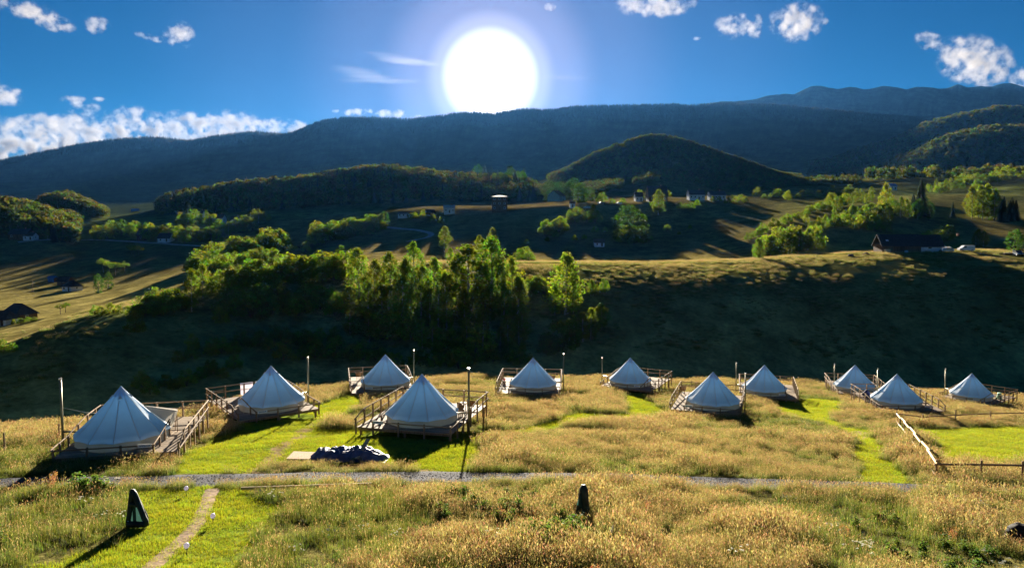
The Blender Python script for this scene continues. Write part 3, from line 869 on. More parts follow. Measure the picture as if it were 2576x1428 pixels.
def back_rail(i, fx, z=0.99):
    org, u, v, W, D, side, yaw, zt = deck_frames[i]
    return org + u * fx + v * (D + 0.05) + Vector((0, 0, z + 0.03)), yaw
p, yw = back_rail(1, 3.2)
tag(obj('towel', cloth('towel', '', 1.05, 0.95, m_towel, None, ''), None, p, (0, 0, yw)), 'plain pale lilac towel hanging on the back railing', 'towel')
p, yw = back_rail(1, 4.55)
tw = tag(obj('towel', cloth('towel_b', '', 1.2, 0.95, m_towel2, None, ''), None, p, (0, 0, yw)), 'white towel with black and orange print on the back railing', 'towel')
MB().box((-0.15, -0.10, -0.35), (0.28, 0.004, 0.5)).obj('dark_print', m_print, tw)
MB().box((0.12, -0.11, -0.3), (0.22, 0.004, 0.36)).obj('orange_print', m_print2, tw)

def blob(name, label, cat, loc, size, m, seed=0, rz=0, flat=0.0, group=None, n1=10, n2=14, pinch=0.0):
    mb = MB(); vs = []; fs = []
    for i in range(n1 + 1):
        th = math.pi * i / n1
        for j in range(n2):
            ph = 2 * math.pi * j / n2
            d = Vector((math.sin(th) * math.cos(ph), math.sin(th) * math.sin(ph), math.cos(th)))
            k = 1 + 0.35 * float(vnoise(d.x * 2 + seed, d.y * 2 + d.z * 1.7, seed)) + 0.2 * float(vnoise(d.x * 5 + seed, d.z * 5 + d.y * 4, seed + 1))
            q = Vector((d.x * size[0], d.y * size[1], d.z * size[2])) * k
            if q.z < 0: q.z *= (1 - flat)
            if pinch and q.z > 0: s_ = 1 - pinch * q.z / size[2]; q.x *= s_; q.y *= s_
            vs.append(q)
    for i in range(n1):
        for j in range(n2): fs.append((i * n2 + j, (i + 1) * n2 + j, (i + 1) * n2 + (j + 1) % n2, i * n2 + (j + 1) % n2))
    o = mb.add(vs, fs).obj(name, m, None, loc, (0, 0, rz), smooth=True)
    return tag(o, label, cat, group)
m_pink = mat('pink_fabric', (0.62, 0.22, 0.28), 0.9, noise=3); m_grn = mat('green_fabric', (0.25, 0.55, 0.32), 0.8, noise=3, trans=0.2)
m_mint = mat('mint_plastic', (0.45, 0.72, 0.50), 0.5); m_redf = mat('red_petals', (0.60, 0.03, 0.04), 0.8); m_navy = mat('navy_fabric', (0.02, 0.03, 0.12), 0.85, noise=3)
p, yw = on_deck(0, 0.7, 5.3); blob('cushion', 'pink bundle at the left railing of the far left deck', 'cushion', p + Vector((0, 0, 0.3)), (0.4, 0.3, 0.32), m_pink, 3)
p, yw = on_deck(5, 0.8, 5.6); blob('bag', 'green bag at the left railing of the distant deck', 'bag', p + Vector((0, 0, 0.32)), (0.5, 0.3, 0.36), m_grn, 5)
p, yw = on_deck(7, 0.8, 5.8); blob('cushion', 'pink bundle beside the pipe on the pointed shadow deck', 'cushion', p + Vector((0, 0, 0.3)), (0.35, 0.3, 0.34), m_pink, 8)
p, yw = on_deck(9, 0.7, 5.6); blob('bean_bag', 'dark blue bean bag on the front deck of the trio', 'bean bag', p + Vector((0, 0, 0.38)), (0.45, 0.42, 0.5), m_navy, 9, pinch=0.5)
p, yw = on_deck(3, 5.6, 5.2)
o = tag(MB().lathe([(0.0, 0), (0.32, 0.01), (0.34, 0.05), (0.02, 0.12)], 16).obj('saucer_sled', m_grn, None, p + Vector((0, 0, 0.45)), (R(72), 0, yw + 0.5)), 'round green disc leaning by the central walkway', 'sled')
p, yw = on_deck(10, 5.3, 5.0)
t = thing('stool', 'pale green conical stool on the rightmost deck', 'stool', p, yw)
MB().lathe([(0.0, 0), (0.32, 0), (0.34, 0.06), (0.22, 0.75), (0.24, 0.8), (0.0, 0.82)], 14).obj('body', m_mint, t, smooth=True)
p, yw = on_deck(4, 6.2, 4.6)
t = thing('flower_pot', 'pot of red flowers by the walkway of the fifth deck', 'plant', p, yw)
MB().lathe([(0.0, 0), (0.14, 0), (0.2, 0.3), (0.17, 0.3), (0.0, 0.27)], 12).obj('pot', m_wood, t)
fl_ = MB()
for i in range(26):
    a = rng.uniform(0, 6.3); r = rng.uniform(0, 0.24); z = rng.uniform(0.35, 0.62)
    fl_.box((r * math.cos(a), r * math.sin(a), z), (0.07, 0.07, 0.05), Matrix.Rotation(a, 3, 'X'))
fl_.obj('flowers', m_redf, t)

# ------------------------------------------------------------------ paddock fence
ft = thing('paddock_fence', 'rustic log rail fence round the bright green paddock', 'fence')
def fpost(p, h=1.05, w=0.13):
    return beam('post', p - Vector((0, 0, 0.3)), p + Vector((rng.uniform(-0.03, 0.03), 0, h)), w, ft)
def frail(p, q, z0, z1, w=0.11, me=None):
    d = (q - p).normalized() * 0.12
    return beam('rail', p - d + Vector((0, 0, z0)), q + d + Vector((0, 0, z1)), w, ft, me)
bk = [hit(x, y) for x, y in [(2255, 1064), (2321, 1073), (2403, 1067), (2491, 1062), (2581, 1059), (2680, 1056)]]
for i, p in enumerate(bk): fpost(p, 1.15 if i != 2 else 1.45)
for p, q in zip(bk[:-1], bk[1:]):
    frail(p, q, 0.92, 0.92); frail(p, q, 0.35, 0.3, 0.09)
fr0 = [hit(x, y, 0.85) for x, y in [(2356, 1167), (2469, 1168), (2573, 1170), (2700, 1172)]]
for p in fr0: fpost(p, 1.1)
for p, q in zip(fr0[:-1], fr0[1:]): frail(p, q, 0.85, 0.85, 0.13)
n = 7
dg = [bk[0].lerp(fr0[0], i / n) for i in range(n + 1)]
for p in dg: p.z = hz(p.x, p.y)
for p in dg[1:-1]: fpost(p, 0.85)
for i, (p, q) in enumerate(zip(dg[:-1], dg[1:])):
    o1 = Vector((0.10, 0, 0)) * (i % 2)
    frail(p + o1, q + o1, 0.92, 0.92, 0.15, pale_log); frail(p + Vector((-0.1, 0, 0)), q + Vector((-0.1, 0, 0)), 0.34, 0.34, 0.10, pale_log)
# wire fence stakes along the edge of the meadow
for k, (x, y) in enumerate([(12, 1136), (150, 1110), (2404, 1003), (2448, 1003), (2549, 1008), (1560, 972), (1740, 978)]):
    p = hit(x, y)
    lb = ['old stake at the left picture edge in dry grass', 'short stake left of the far left deck', 'thin stake behind the rightmost tent', 'thin stake right of the rightmost tent apex', 'thin stake at the right picture edge', 'thin stake right of the mown path tent', 'thin stake left of the paired tents'][k]
    s = thing('fence_stake', lb, 'stake', p, 0, 'wire fence stakes along the meadow edge')
    beam('stake', (0, 0, -0.3), (rng.uniform(-0.05, 0.05), 0, 1.15), 0.1, s)

# ------------------------------------------------------------------ tarp pile, boards, covers, lamps
m_tarp = mat('tarpaulin', (0.11, 0.13, 0.24), 0.55, noise=2, var=0.3, spec=0.2, bump=0.4)
c0 = hit(872, 1158); c0 = Vector((c0.x, c0.y + 0.6, 0))
nx, ny = 60, 34
gx, gy = np.meshgrid(np.linspace(-2.25, 2.25, nx), np.linspace(-1.1, 1.1, ny))
rr = np.clip(1 - np.hypot(gx / 2.2, gy / 1.05) ** 3, 0, 1)
rid = np.abs(fbm(gx, gy, 0.45, 4, 81)) * 0.6 + 0.25 * fbm(gx, gy, 1.3, 2, 82)
hgt = rr ** 0.5 * (0.42 + 0.75 * rid + 0.2 * np.exp(-((gx + 1.6) / 0.3) ** 2 - ((gy - 0.3) / 0.3) ** 2) + 0.16 * np.exp(-((gx - 0.9) / 0.5) ** 2)) + 0.02
hgt = np.where(rr <= 0, 0.02 + 0.05 * np.abs(fbm(gx, gy, 0.3, 2, 83)), hgt)
wx = gx * (1 + 0.12 * fbm(gx, gy, 1.0, 2, 84)); wy = gy * (1 + 0.25 * fbm(gx, gy, 1.0, 2, 85))
gzz = np.array([[hz(c0.x + a, c0.y + b) for a, b in zip(ra, rb)] for ra, rb in zip(wx, wy)])
zc = gzz.mean()
tarp = thing('tarp_covered_pile', 'long low pile under a crumpled dark blue tarpaulin', 'pile', (c0.x, c0.y, zc))
obj('tarpaulin', grid_mesh('tarpaulin', wx, wy, gzz - zc + hgt, None, m_tarp), tarp)
lp = Vector((c0.x + 0.62, c0.y - 0.95, 0)); lp.z = hz(lp.x, lp.y) + 0.18
b1 = tag(MB().box((0, 0, 0.035), (0.24, 1.75, 0.05)).obj('board', m_pale, None, lp + Vector((0.22, 0.75, 0.34)), (R(22), 0, R(-12))), 'loose board laid across the dark tarpaulin', 'board')
for k, (dx, dy) in enumerate([(0.45, -1.12), (0.95, -1.2)]):
    q = Vector((c0.x + dx, c0.y + dy, 0)); q.z = hz(q.x, q.y) + 0.12
    l = thing('log', ['short log end at the foot of the tarpaulin, left one', 'short log end at the foot of the tarpaulin, right one'][k], 'log', q, R(20 * k))
    MB().tube((0, -0.25, 0), (0, 0.35, 0.02), 0.14, 0.13, 10).obj('bark', m_wood, l); MB().tube((0, -0.262, 0), (0, -0.252, 0), 0.12, n=10).obj('cut_face', m_pale, l)
m_osb = mat('chipboard', (0.40, 0.29, 0.19), 0.9, noise=14, var=0.3, spec=0.05)
pc = [hit(x, y) for x, y in [(720, 1158), (778, 1159), (794, 1141), (739, 1139)]]
cc = sum(pc, Vector()) / 4
pb = MB(); lo = [p - cc + Vector((0, 0, 0.10)) for p in pc]; hi = [p + Vector((0, 0, 0.02)) for p in lo]
pb.add(lo + hi, [(3, 2, 1, 0), (4, 5, 6, 7), (0, 1, 5, 4), (1, 2, 6, 5), (2, 3, 7, 6), (3, 0, 4, 7)])
tag(pb.obj('chipboard_sheet', m_osb, None, cc), 'pale chipboard sheet lying flat left of the tarpaulin', 'board')
p0, p1 = hit(606, 1225, 0.25), hit(934, 1218, 0.25)
tag(beam('plank_on_grass', p0 + Vector((0, 0, 0.20)), p1 + Vector((0, 0, 0.28)), 0.12, None, MB().box((0, 0, 0.5), (1, 1, 1)).mesh('long_plank', m_pale), 0.05), 'long thin plank lying on the grass below the track', 'plank')

m_cover = mat('dark_green_cover', (0.012, 0.028, 0.026), 0.55, noise=3, var=0.4, bump=0.4)
m_mesh = mat('sheer_green_cloth', (0.022, 0.06, 0.05), 0.7, trans=0.35)
def limb(mb, p, q, r, n=10, seg=9, seed=0):
    p, q = Vector(p), Vector(q); d = (q - p); dn = d.normalized(); u_ = dn.orthogonal().normalized(); w_ = dn.cross(u_); vs = []
    for i in range(seg + 1):
        for j in range(n):
            a = 2 * math.pi * j / n
            k = r * (1 + 0.3 * float(vnoise(i * 0.9 + seed, j * 0.7, seed))) * (0.55 if i in (0, seg) else 1)
            vs.append(p + d * i / seg + (u_ * math.cos(a) + w_ * math.sin(a)) * k)
    fs = [(i * n + j, i * n + (j + 1) % n, (i + 1) * n + (j + 1) % n, (i + 1) * n + j) for i in range(seg) for j in range(n)] + [tuple(range(n))[::-1], tuple(range(seg * n, seg * n + n))]
    mb.add(vs, fs)
g = hit(342, 1326)
ct = thing('tarp_wrapped_tripod', 'dark green wrapped triangular frame on the mown grass', 'tripod', g, R(-8))
def prt(name, m, *segs):
    mb = MB()
    for k, (p, q, r) in enumerate(segs): limb(mb, p, q, r, seed=k * 5 + len(name))
    return mb.obj(name, m, ct, smooth=True)
prt('leg', m_cover, ((-0.36, 0, -0.05), (-0.26, 0.25, 1.42), 0.10)); prt('leg', m_cover, ((0.52, -0.05, 0.12), (-0.24, 0.25, 1.40), 0.105)); prt('leg', m_cover, ((-0.2, 1.0, -0.1), (-0.24, 0.27, 1.38), 0.08))
prt('crossbar', m_cover, ((-0.34, 0.1, 0.88), (0.12, 0.1, 0.84), 0.09)); prt('foot_bar', m_cover, ((-0.36, -0.02, 0.12), (0.52, -0.06, 0.18), 0.12))
MB().add([(-0.33, 0.06, 0.1), (0.47, 0.02, 0.16), (-0.25, 0.25, 1.36)], [(0, 1, 2)]).obj('cloth_panel', m_mesh, ct)
g = hit(1468, 1312)
ct = thing('tarp_wrapped_bundle', 'pointed dark wrapped post standing in tall grass', 'bundle', g, R(10))
prt('leg', m_cover, ((0.15, 0, -0.1), (0.02, 0.1, 1.5), 0.17)); prt('leg', m_cover, ((-0.24, 0.3, -0.1), (0.0, 0.12, 1.5), 0.10))
MB().add([(0.0, 0.05, 1.42), (-0.30, 0.0, 0.75), (-0.05, -0.02, 0.55)], [(0, 1, 2)]).obj('cloth_panel', m_mesh, ct)
m_glass = mat('frosted_globe', (0.75, 0.72, 0.85), 0.25, trans=0.4); m_dark = mat('black_plastic', (0.015, 0.015, 0.015), 0.5)
for k, (x, y) in enumerate([(469, 1246), (536, 1318), (470, 1396)]):
    g = hit(x, y)
    t = thing('path_lamp', ['white globe lamp farthest along the footpath, by the track', 'white globe lamp right of the dirt footpath', 'white globe lamp nearest the bottom edge, right of the footpath'][k], 'lamp', g, 0, 'globe lamps along the footpath')
    MB().lathe([(0.0, 0.24), (0.05, 0.25), (0.085, 0.30), (0.095, 0.35), (0.085, 0.40), (0.05, 0.44), (0.0, 0.45)], 12).obj('globe', m_glass, t, smooth=True)
    MB().tube((0, 0, -0.1), (0, 0, 0.25), 0.012, n=6).tube((0, 0, 0.235), (0, 0, 0.262), 0.05, 0.06, 10).obj('stake', m_dark, t)
g = hit(1533, 1372)
t = thing('garden_torch', 'small tilted cream reflector on a thin stick in weeds', 'marker', g)
MB().tube((0, 0, -0.1), (0.05, 0, 0.55), 0.012, n=6).obj('stick', m_dark, t)
MB().add([(0.0, -0.02, 0.52), (0.10, 0, 0.50), (0.17, 0, 0.78), (0.13, -0.04, 0.80), (0.02, 0.03, 0.55)], [(0, 1, 2, 3), (1, 4, 3, 2), (0, 3, 4)]).obj('flag', m_sign, t)
g = hit(2562, 1362)
blob('tree_stump', 'black charred stump at the right picture edge', 'stump', g + Vector((0, 0, 0.3)), (0.55, 0.4, 0.45), mat('charred_wood', (0.012, 0.012, 0.014), 0.9), 12, flat=0.5)

# ------------------------------------------------------------------ trees
m_leaf = leaf_mat('foliage', 0.42, 0.3, tr_tint=(1.35, 1.25, 0.4))
m_needle = leaf_mat('needles', 0.2, 0.25)
m_bark = mat('bark', (0.10, 0.075, 0.055), 0.9, noise=3, var=0.3)
m_birch = mat('birch_bark', (0.42, 0.39, 0.34), 0.9, noise=4, var=0.4)

def leaves(mb, c, rad, n, size, col, r_, jit=0.25):
    c = Vector(c)
    for _ in range(n):
        d = Vector((r_.gauss(0, 1), r_.gauss(0, 1), r_.gauss(0, 1))).normalized() * (r_.random() ** 0.4)
        p = c + Vector((d.x * rad[0], d.y * rad[1], d.z * rad[2]))
        nrm = (d + 0.9 * Vector((r_.uniform(-1, 1), r_.uniform(-1, 1), r_.uniform(-1, 1)))).normalized()
        a = nrm.orthogonal().normalized(); b = nrm.cross(a); k = r_.uniform(0, 6.28)
        a, b = a * math.cos(k) + b * math.sin(k), b * math.cos(k) - a * math.sin(k)
        s = size * r_.uniform(0.6, 1.3)
        cc = tuple(max(0.004, x * (1 + r_.uniform(-jit, jit))) for x in col)
        mb.add([p - a * s * 0.5, p + b * s * 0.32 + nrm * s * 0.08, p + a * s * 0.5, p - b * s * 0.32 + nrm * s * 0.08], [(0, 1, 2, 3)], cc)

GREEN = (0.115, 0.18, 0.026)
def tree_meshes(kind, seed):
    r_ = random.Random(seed); cr = MB(); tk = MB()
    bark = m_bark
    if kind == 'birch':
        bark = m_birch
        lean = (r_.uniform(-0.4, 0.4), r_.uniform(-0.4, 0.4))
        tk.tube((0, 0, -0.5), (lean[0] * 0.5, lean[1] * 0.5, 5), 0.17, 0.11, 7).tube((lean[0] * 0.5, lean[1] * 0.5, 5), (lean[0], lean[1], 9.4), 0.11, 0.02, 6)
        lo = r_.uniform(0.5, 1.5)
        for k in range(84):
            u = (k + r_.random()) / 84; z = lo + (9.6 - lo) * u
            rp = 2.3 * (math.sin(math.pi * min(1, (u * 0.93 + 0.07)) ** 0.8) ** 0.75) * r_.uniform(0.35, 1.1)
            a = r_.uniform(0, 6.28); bx_ = lean[0] * u + rp * math.cos(a); by_ = lean[1] * u + rp * math.sin(a)
            if k % 4 == 0: tk.tube((lean[0] * u, lean[1] * u, z - 0.6), (bx_, by_, z), 0.045, 0.012, 4, False)
            w = r_.uniform(0.5, 0.9)
            leaves(cr, (bx_, by_, z), (w, w, w * r_.uniform(0.8, 1.4)), 34, 0.36, tuple(g * r_.uniform(0.75, 1.3) for g in GREEN), r_)
    elif kind == 'bush':
        for k in range(4): tk.tube((0, 0, -0.3), (r_.uniform(-1.2, 1.2), r_.uniform(-1.2, 1.2), r_.uniform(2, 4)), 0.12, 0.02, 5)
        for k in range(44):
            a = r_.uniform(0, 6.28); u = r_.random(); rp = 2.9 * math.sqrt(r_.random()) ; z = 0.5 + (5.0 * (1 - (rp / 3.1) ** 2) + 0.8) * u ** 0.7
            w = r_.uniform(0.55, 1.15)
            leaves(cr, (rp * math.cos(a), rp * math.sin(a), z), (w, w, w), 40, 0.44, tuple(g * r_.uniform(0.75, 1.3) for g in GREEN), r_)
    elif kind == 'round':
        tk.tube((0, 0, -0.5), (0, 0, 5), 0.3, 0.15, 8)
        for k in range(80):
            z_ = r_.uniform(-1, 1); a = r_.uniform(0, 6.28); q = math.sqrt(1 - z_ * z_) * r_.uniform(0.75, 1); w = r_.uniform(0.6, 0.95)
            leaves(cr, (2.9 * q * math.cos(a) * (1 - 0.25 * z_), 2.9 * q * math.sin(a) * (1 - 0.25 * z_), 4.9 + 4.6 * z_), (w, w, w), 26, 0.42, tuple(g * r_.uniform(0.7, 1.15) for g in (0.035, 0.085, 0.018)), r_)
    elif kind == 'orchard':
        tk.tube((0, 0, -0.4), (0.2, 0, 4.5), 0.28, 0.18, 7)
        for k in range(6):
            a = k * 1.05; tk.tube((0.2, 0, 4.2), (2.2 * math.cos(a), 2.2 * math.sin(a), 6.5 + r_.random()), 0.12, 0.03, 5)
        for k in range(48):
            a = r_.uniform(0, 6.28); rp = 3.4 * math.sqrt(r_.random()); w = r_.uniform(0.6, 1.0)
            leaves(cr, (rp * math.cos(a), rp * math.sin(a), 6.2 + r_.uniform(-1.6, 2.8) * (1 - rp / 5)), (w, w, w * 0.8), 20, 0.5, tuple(g * r_.uniform(0.7, 1.2) for g in GREEN), r_)
    elif kind == 'spruce':
        tk.tube((0, 0, -0.5), (0, 0, 9.6), 0.2, 0.02, 7)
        z = 0.7
        while z < 9.7:
            u = z / 10; L = 2.3 * (1 - u) ** 0.85 + 0.15; nb = max(5, int(13 * (1 - u) + 4)); a0 = r_.uniform(0, 6)
            for k in range(nb):
                a = a0 + 6.283 * k / nb + r_.uniform(-0.15, 0.15); l = L * r_.uniform(0.75, 1.1)
                d = Vector((math.cos(a), math.sin(a), 0)); s = Vector((-d.y, d.x, 0)); w = 0.30 * l + 0.1
                cc = tuple(g * r_.uniform(0.7, 1.3) for g in (0.020, 0.042, 0.018))
                p0 = Vector((0, 0, z + 0.1)); p1 = d * l * 0.55 + Vector((0, 0, z - 0.12 * l)); p2 = d * l + Vector((0, 0, z - 0.32 * l))
                cr.add([p0, p1 + s * w * 0.5, p1 - s * w * 0.5, p2, p1 + Vector((0, 0, -0.35))], [(0, 1, 3), (0, 3, 2), (0, 4, 3)], cc)
            z += 0.42 * (1 - 0.4 * u)
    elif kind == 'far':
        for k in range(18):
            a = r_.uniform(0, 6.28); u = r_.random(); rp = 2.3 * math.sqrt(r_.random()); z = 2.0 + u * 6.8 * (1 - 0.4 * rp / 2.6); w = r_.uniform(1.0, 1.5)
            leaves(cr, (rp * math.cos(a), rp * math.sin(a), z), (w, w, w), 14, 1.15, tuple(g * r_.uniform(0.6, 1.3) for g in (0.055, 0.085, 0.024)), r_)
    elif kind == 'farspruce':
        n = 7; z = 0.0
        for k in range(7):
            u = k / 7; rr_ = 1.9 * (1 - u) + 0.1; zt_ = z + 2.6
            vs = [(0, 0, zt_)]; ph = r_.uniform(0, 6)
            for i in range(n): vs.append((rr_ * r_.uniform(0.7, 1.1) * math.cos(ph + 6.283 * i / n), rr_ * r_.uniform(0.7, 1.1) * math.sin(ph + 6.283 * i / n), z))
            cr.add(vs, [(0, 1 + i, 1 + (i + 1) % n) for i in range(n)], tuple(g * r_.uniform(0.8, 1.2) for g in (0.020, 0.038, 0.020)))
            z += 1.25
    m = m_needle if 'spruce' in kind else m_leaf
    return cr.mesh('crown', m, False, True), (tk.mesh('trunk', bark, True) if tk.v else None)

TM = {k: [tree_meshes(k, 100 + i) for i in range(n)] for k, n in (('birch', 6), ('bush', 5), ('round', 2), ('orchard', 2), ('spruce', 4))}
NAMES = {'birch': ('birch_tree', 'tree'), 'bush': ('bush', 'bush'), 'round': ('round_tree', 'tree'), 'orchard': ('orchard_tree', 'tree'), 'spruce': ('spruce_tree', 'tree')}
HT = {'birch': 10.0, 'bush': 6.2, 'round': 10.0, 'orchard': 9.0, 'spruce': 10.0}
def tree(kind, x, y, hpx, label, group=None, wide=1.0, ymin=90, ymax=9000, at=None):
    p = at or hit(x, y, 0, ymin, ymax)
    h = hpx * p.y / F
    s = h / HT[kind]
    cr, tk = rng.choice(TM[kind])
    nm, cat = NAMES[kind]
    t = thing(nm, label, cat, p - Vector((0, 0, 0.05 * h * 0.2)), rng.uniform(0, 6.28), group)
    t.scale = (s * wide, s * wide, s)
    obj('trunk', tk, t); obj('crown', cr, t)
    return t
_o1 = 'first second third fourth fifth sixth seventh eighth ninth tenth eleventh twelfth thirteenth fourteenth fifteenth sixteenth seventeenth eighteenth nineteenth twentieth'.split()
ORD = _o1 + ['twenty-' + w for w in _o1[:9]] + ['thirtieth'] + ['thirty-' + w for w in _o1[:9]]
def row(kind, pts, n, h0, h1, label, group, wide=(0.9, 1.3), jit=6, ymin=90, ymax=9000):
    P = np.array(pts, float); seg = np.hypot(*np.diff(P, axis=0).T); s = np.concatenate([[0], np.cumsum(seg)])
    made = {}
    for i in range(n):
        q = (i + rng.uniform(0.1, 0.9)) / n * s[-1]
        x = np.interp(q, s, P[:, 0]); y = np.interp(q, s, P[:, 1])
        k = kind if isinstance(kind, str) else rng.choice(kind)
        word = {'birch': 'birch', 'spruce': 'spruce', 'round': 'round tree', 'orchard': 'airy tree', 'bush': 'bush'}[k]
        made.setdefault(k, []).append((tree(k, x + rng.uniform(-jit, jit) * 0.5, y + rng.uniform(-jit, jit), rng.uniform(h0, h1), label.replace('#', word), group + ' ' + k, rng.uniform(*wide), ymin, ymax)))
    for k, ts in made.items():
        ts.sort(key=lambda o: o.location.x / o.location.y)
        for i, o in enumerate(ts):
            if len(ts) > 1: o['label'] = (ORD[i] + ' from left' if i < len(ts) - 1 else 'rightmost').replace('first from left', 'leftmost') + ', ' + o['label']

for x, y, h, w, lb in [
    (905, 752, 132, 1.2, 'leftmost tall birch of the central ridge grove'), (942, 772, 122, 1.0, 'second birch from the left in the ridge grove'), (985, 768, 138, 1.05, 'full-crowned birch left of centre in the ridge grove'),
    (1018, 775, 125, 0.9, 'slim birch right of the full-crowned one in the grove'), (1042, 706, 100, 1.1, 'birch on the crest behind the left part of the grove'), (1062, 784, 120, 1.0, 'birch below the crest birch in the grove'),
    (1092, 772, 128, 1.1, 'birch in the dip at the middle of the grove'), (1122, 802, 120, 1.0, 'low birch left of the broadest crown'), (1150, 792, 150, 1.0, 'birch touching the broadest crown on its left'),
    (1180, 800, 188, 1.5, 'broadest birch crown of the ridge grove below the sun'), (1215, 700, 102, 0.9, 'birch on the crest just behind the broadest crown'), (1240, 782, 190, 1.05, 'tallest birch of the ridge grove'),
    (1264, 792, 130, 0.9, 'birch close on the right of the tallest one'), (1290, 772, 130, 1.0, 'right end birch of the dense grove'), (1302, 802, 112, 0.9, 'lower birch below the right end of the grove'),
    (1421, 792, 160, 1.25, 'lone tall birch standing right of the grove'), (1396, 792, 80, 1.0, 'small birch at the left foot of the lone birch'), (1442, 790, 92, 0.9, 'small birch at the right foot of the lone birch'),
    (482, 785, 112, 0.9, 'dark tall birch at the left end of the slope'), (510, 750, 88, 1.1, 'pale crowned birch behind the dark left one'), (1656, 540, 64, 1.25, 'birch by the houses on the far brown hill'),
    (2230, 548, 88, 0.9, 'tall slim poplar-like birch on the right hill')]:
    tree('birch', x, y, h, lb, None, w)
row('birch', [(880, 800), (1000, 800), (1150, 830), (1310, 800)], 16, 80, 110, 'birch in the middle of the dense grove below the crest', 'grove')
row(('birch', 'bush'), [(860, 845), (1000, 858), (1130, 885), (1260, 878), (1340, 860)], 18, 60, 95, 'shaded # on the slope below the grove', 'shaded slope growth', jit=12)
row('bush', [(700, 900), (900, 905), (1100, 925), (1350, 905), (1420, 880)], 18, 35, 60, 'low dark bush near the foot of the shaded slope', 'slope foot')
row(('birch', 'bush'), [(1400, 880), (1480, 860), (1520, 810)], 7, 50, 85, 'shaded # right below the lone birch', 'below lone birch')
row('bush', [(1322, 742), (1350, 738), (1372, 744)], 5, 40, 52, 'bright green bush just left of the lone birch', 'left of lone birch')
row('birch', [(1478, 744), (1506, 738), (1534, 738)], 5, 26, 52, 'bright young birch right of the lone birch', 'right of lone birch', jit=3)
row(('bush', 'birch'), [(545, 734), (620, 738), (700, 714), (780, 708), (872, 698)], 32, 42, 78, 'sunlit # in the ridge hedge left of the grove', 'ridge hedge')
row('bush', [(555, 800), (700, 785), (860, 780)], 26, 48, 72, 'shaded bush on the slope under the ridge hedge', 'under ridge hedge', jit=14)
row('bush', [(440, 900), (560, 880), (680, 870), (850, 860)], 18, 28, 48, 'dark scattered bush low on the left slope', 'low left slope', jit=14)
row('bush', [(600, 930), (500, 960), (380, 985), (340, 960)], 12, 25, 45, 'dark scrub bush above the second tent', 'scrub above second tent', jit=12)
row('bush', [(230, 793), (300, 790), (350, 790)], 6, 18, 36, 'tiny bush beginning the sunlit ridge line on the left', 'ridge line start', jit=3)
row('bush', [(355, 792), (390, 790), (430, 785), (460, 772)], 10, 42, 66, 'bright bush on the left ridge line', 'ridge line left', jit=4)
tree('bush', 341, 834, 56, 'single bright bush below the left ridge line')
tree('bush', 8, 884, 34, 'yellow-green bush at the left picture edge'); tree('bush', 32, 884, 26, 'smaller yellow-green bush beside the left picture edge')
row('bush', [(490, 692), (560, 662), (640, 642), (712, 628)], 30, 42, 62, 'bush in the thick hedge behind the left ridge', 'thick hedge', ymin=230)
row('bush', [(520, 705), (600, 680), (690, 665)], 14, 35, 55, 'bush along the shaded front of the thick hedge', 'thick hedge front', ymin=210)
row('bush', [(790, 612), (850, 602), (900, 592), (958, 576)], 24, 30, 50, 'bush in the mid-valley hedge below the lane', 'mid valley hedge', ymin=300)
tree('round', 968, 572, 42, 'dark round tree at the bend of the lane', ymin=300)
row('bush', [(650, 636), (700, 633), (760, 632), (830, 640)], 12, 9, 16, 'small bush on the edge of the brown field', 'brown field edge', ymin=280, jit=3)
tree('bush', 768, 634, 26, 'single bush on the left of the brown field', ymin=280); tree('bush', 858, 640, 25, 'single bush on the right of the brown field', ymin=280)
row('orchard', [(258, 690), (315, 692)], 4, 30, 44, 'airy tree in the shaded left meadow', 'airy meadow trees', ymin=250); row('orchard', [(322, 645), (358, 648)], 3, 24, 30, 'pale willow-like tree beyond the shaded meadow', 'pale meadow trees', ymin=280)
tree('round', 248, 737, 50, 'egg-shaped dark tree on the meadow, nearer of two', None, 0.85, 200); tree('round', 273, 728, 46, 'egg-shaped dark tree on the meadow, farther of two', None, 0.85, 200)
tree('orchard', 152, 790, 27, 'left one of two small orchard trees on the meadow', None, 1.1, 150); tree('orchard', 165, 786, 29, 'right one of two small orchard trees on the meadow', None, 1.0, 150)
row('bush', [(0, 812), (40, 818), (90, 808)], 6, 12, 18, 'low shrub at the foot of the left barns', 'barn shrubs', ymin=150, jit=3)
row(('bush', 'round'), [(245, 603), (300, 592), (370, 598), (425, 604)], 20, 28, 45, 'dark # in the clump left of the village', 'dark village clump', ymin=350)
tree('spruce', 476, 565, 58, 'dark spruce at the left village', None, 1.1, 350)
row(('bush', 'birch'), [(440, 565), (510, 566), (560, 575)], 9, 26, 40, '# beside the left village spruce', 'village trees', ymin=350)
row(('bush', 'orchard'), [(450, 606), (500, 602), (555, 606)], 11, 26, 40, 'pale # in front of the left village', 'pale village trees', ymin=330)
row(('birch', 'bush'), [(570, 588), (612, 590), (640, 560), (668, 556)], 9, 22, 42, '# right of the left village', 'right village trees', ymin=350)
row(('spruce', 'birch'), [(118, 604), (150, 606), (185, 600)], 9, 28, 44, '# at the end of the dark left hill', 'left hill end trees', ymin=350)
for x, y, h, lb in [(1118, 630, 62, 'birch left of the lane bend in the shaded field'), (1132, 664, 36, 'small birch below the lane bend'), (1208, 640, 50, 'birch on the shaded field left of the sun ray'), (1242, 630, 58, 'birch on the shaded field under the sun')]:
    tree('birch', x, y, h, lb, None, 1.2, 240)
row('bush', [(1020, 560), (1060, 548), (1110, 560)], 5, 12, 22, 'small bush along the upper lane', 'upper lane bushes', ymin=350)
row('bush', [(1296, 658), (1320, 650), (1336, 662)], 5, 18, 32, 'bush on the crest right of the grove', 'crest bushes', ymin=200, jit=4)
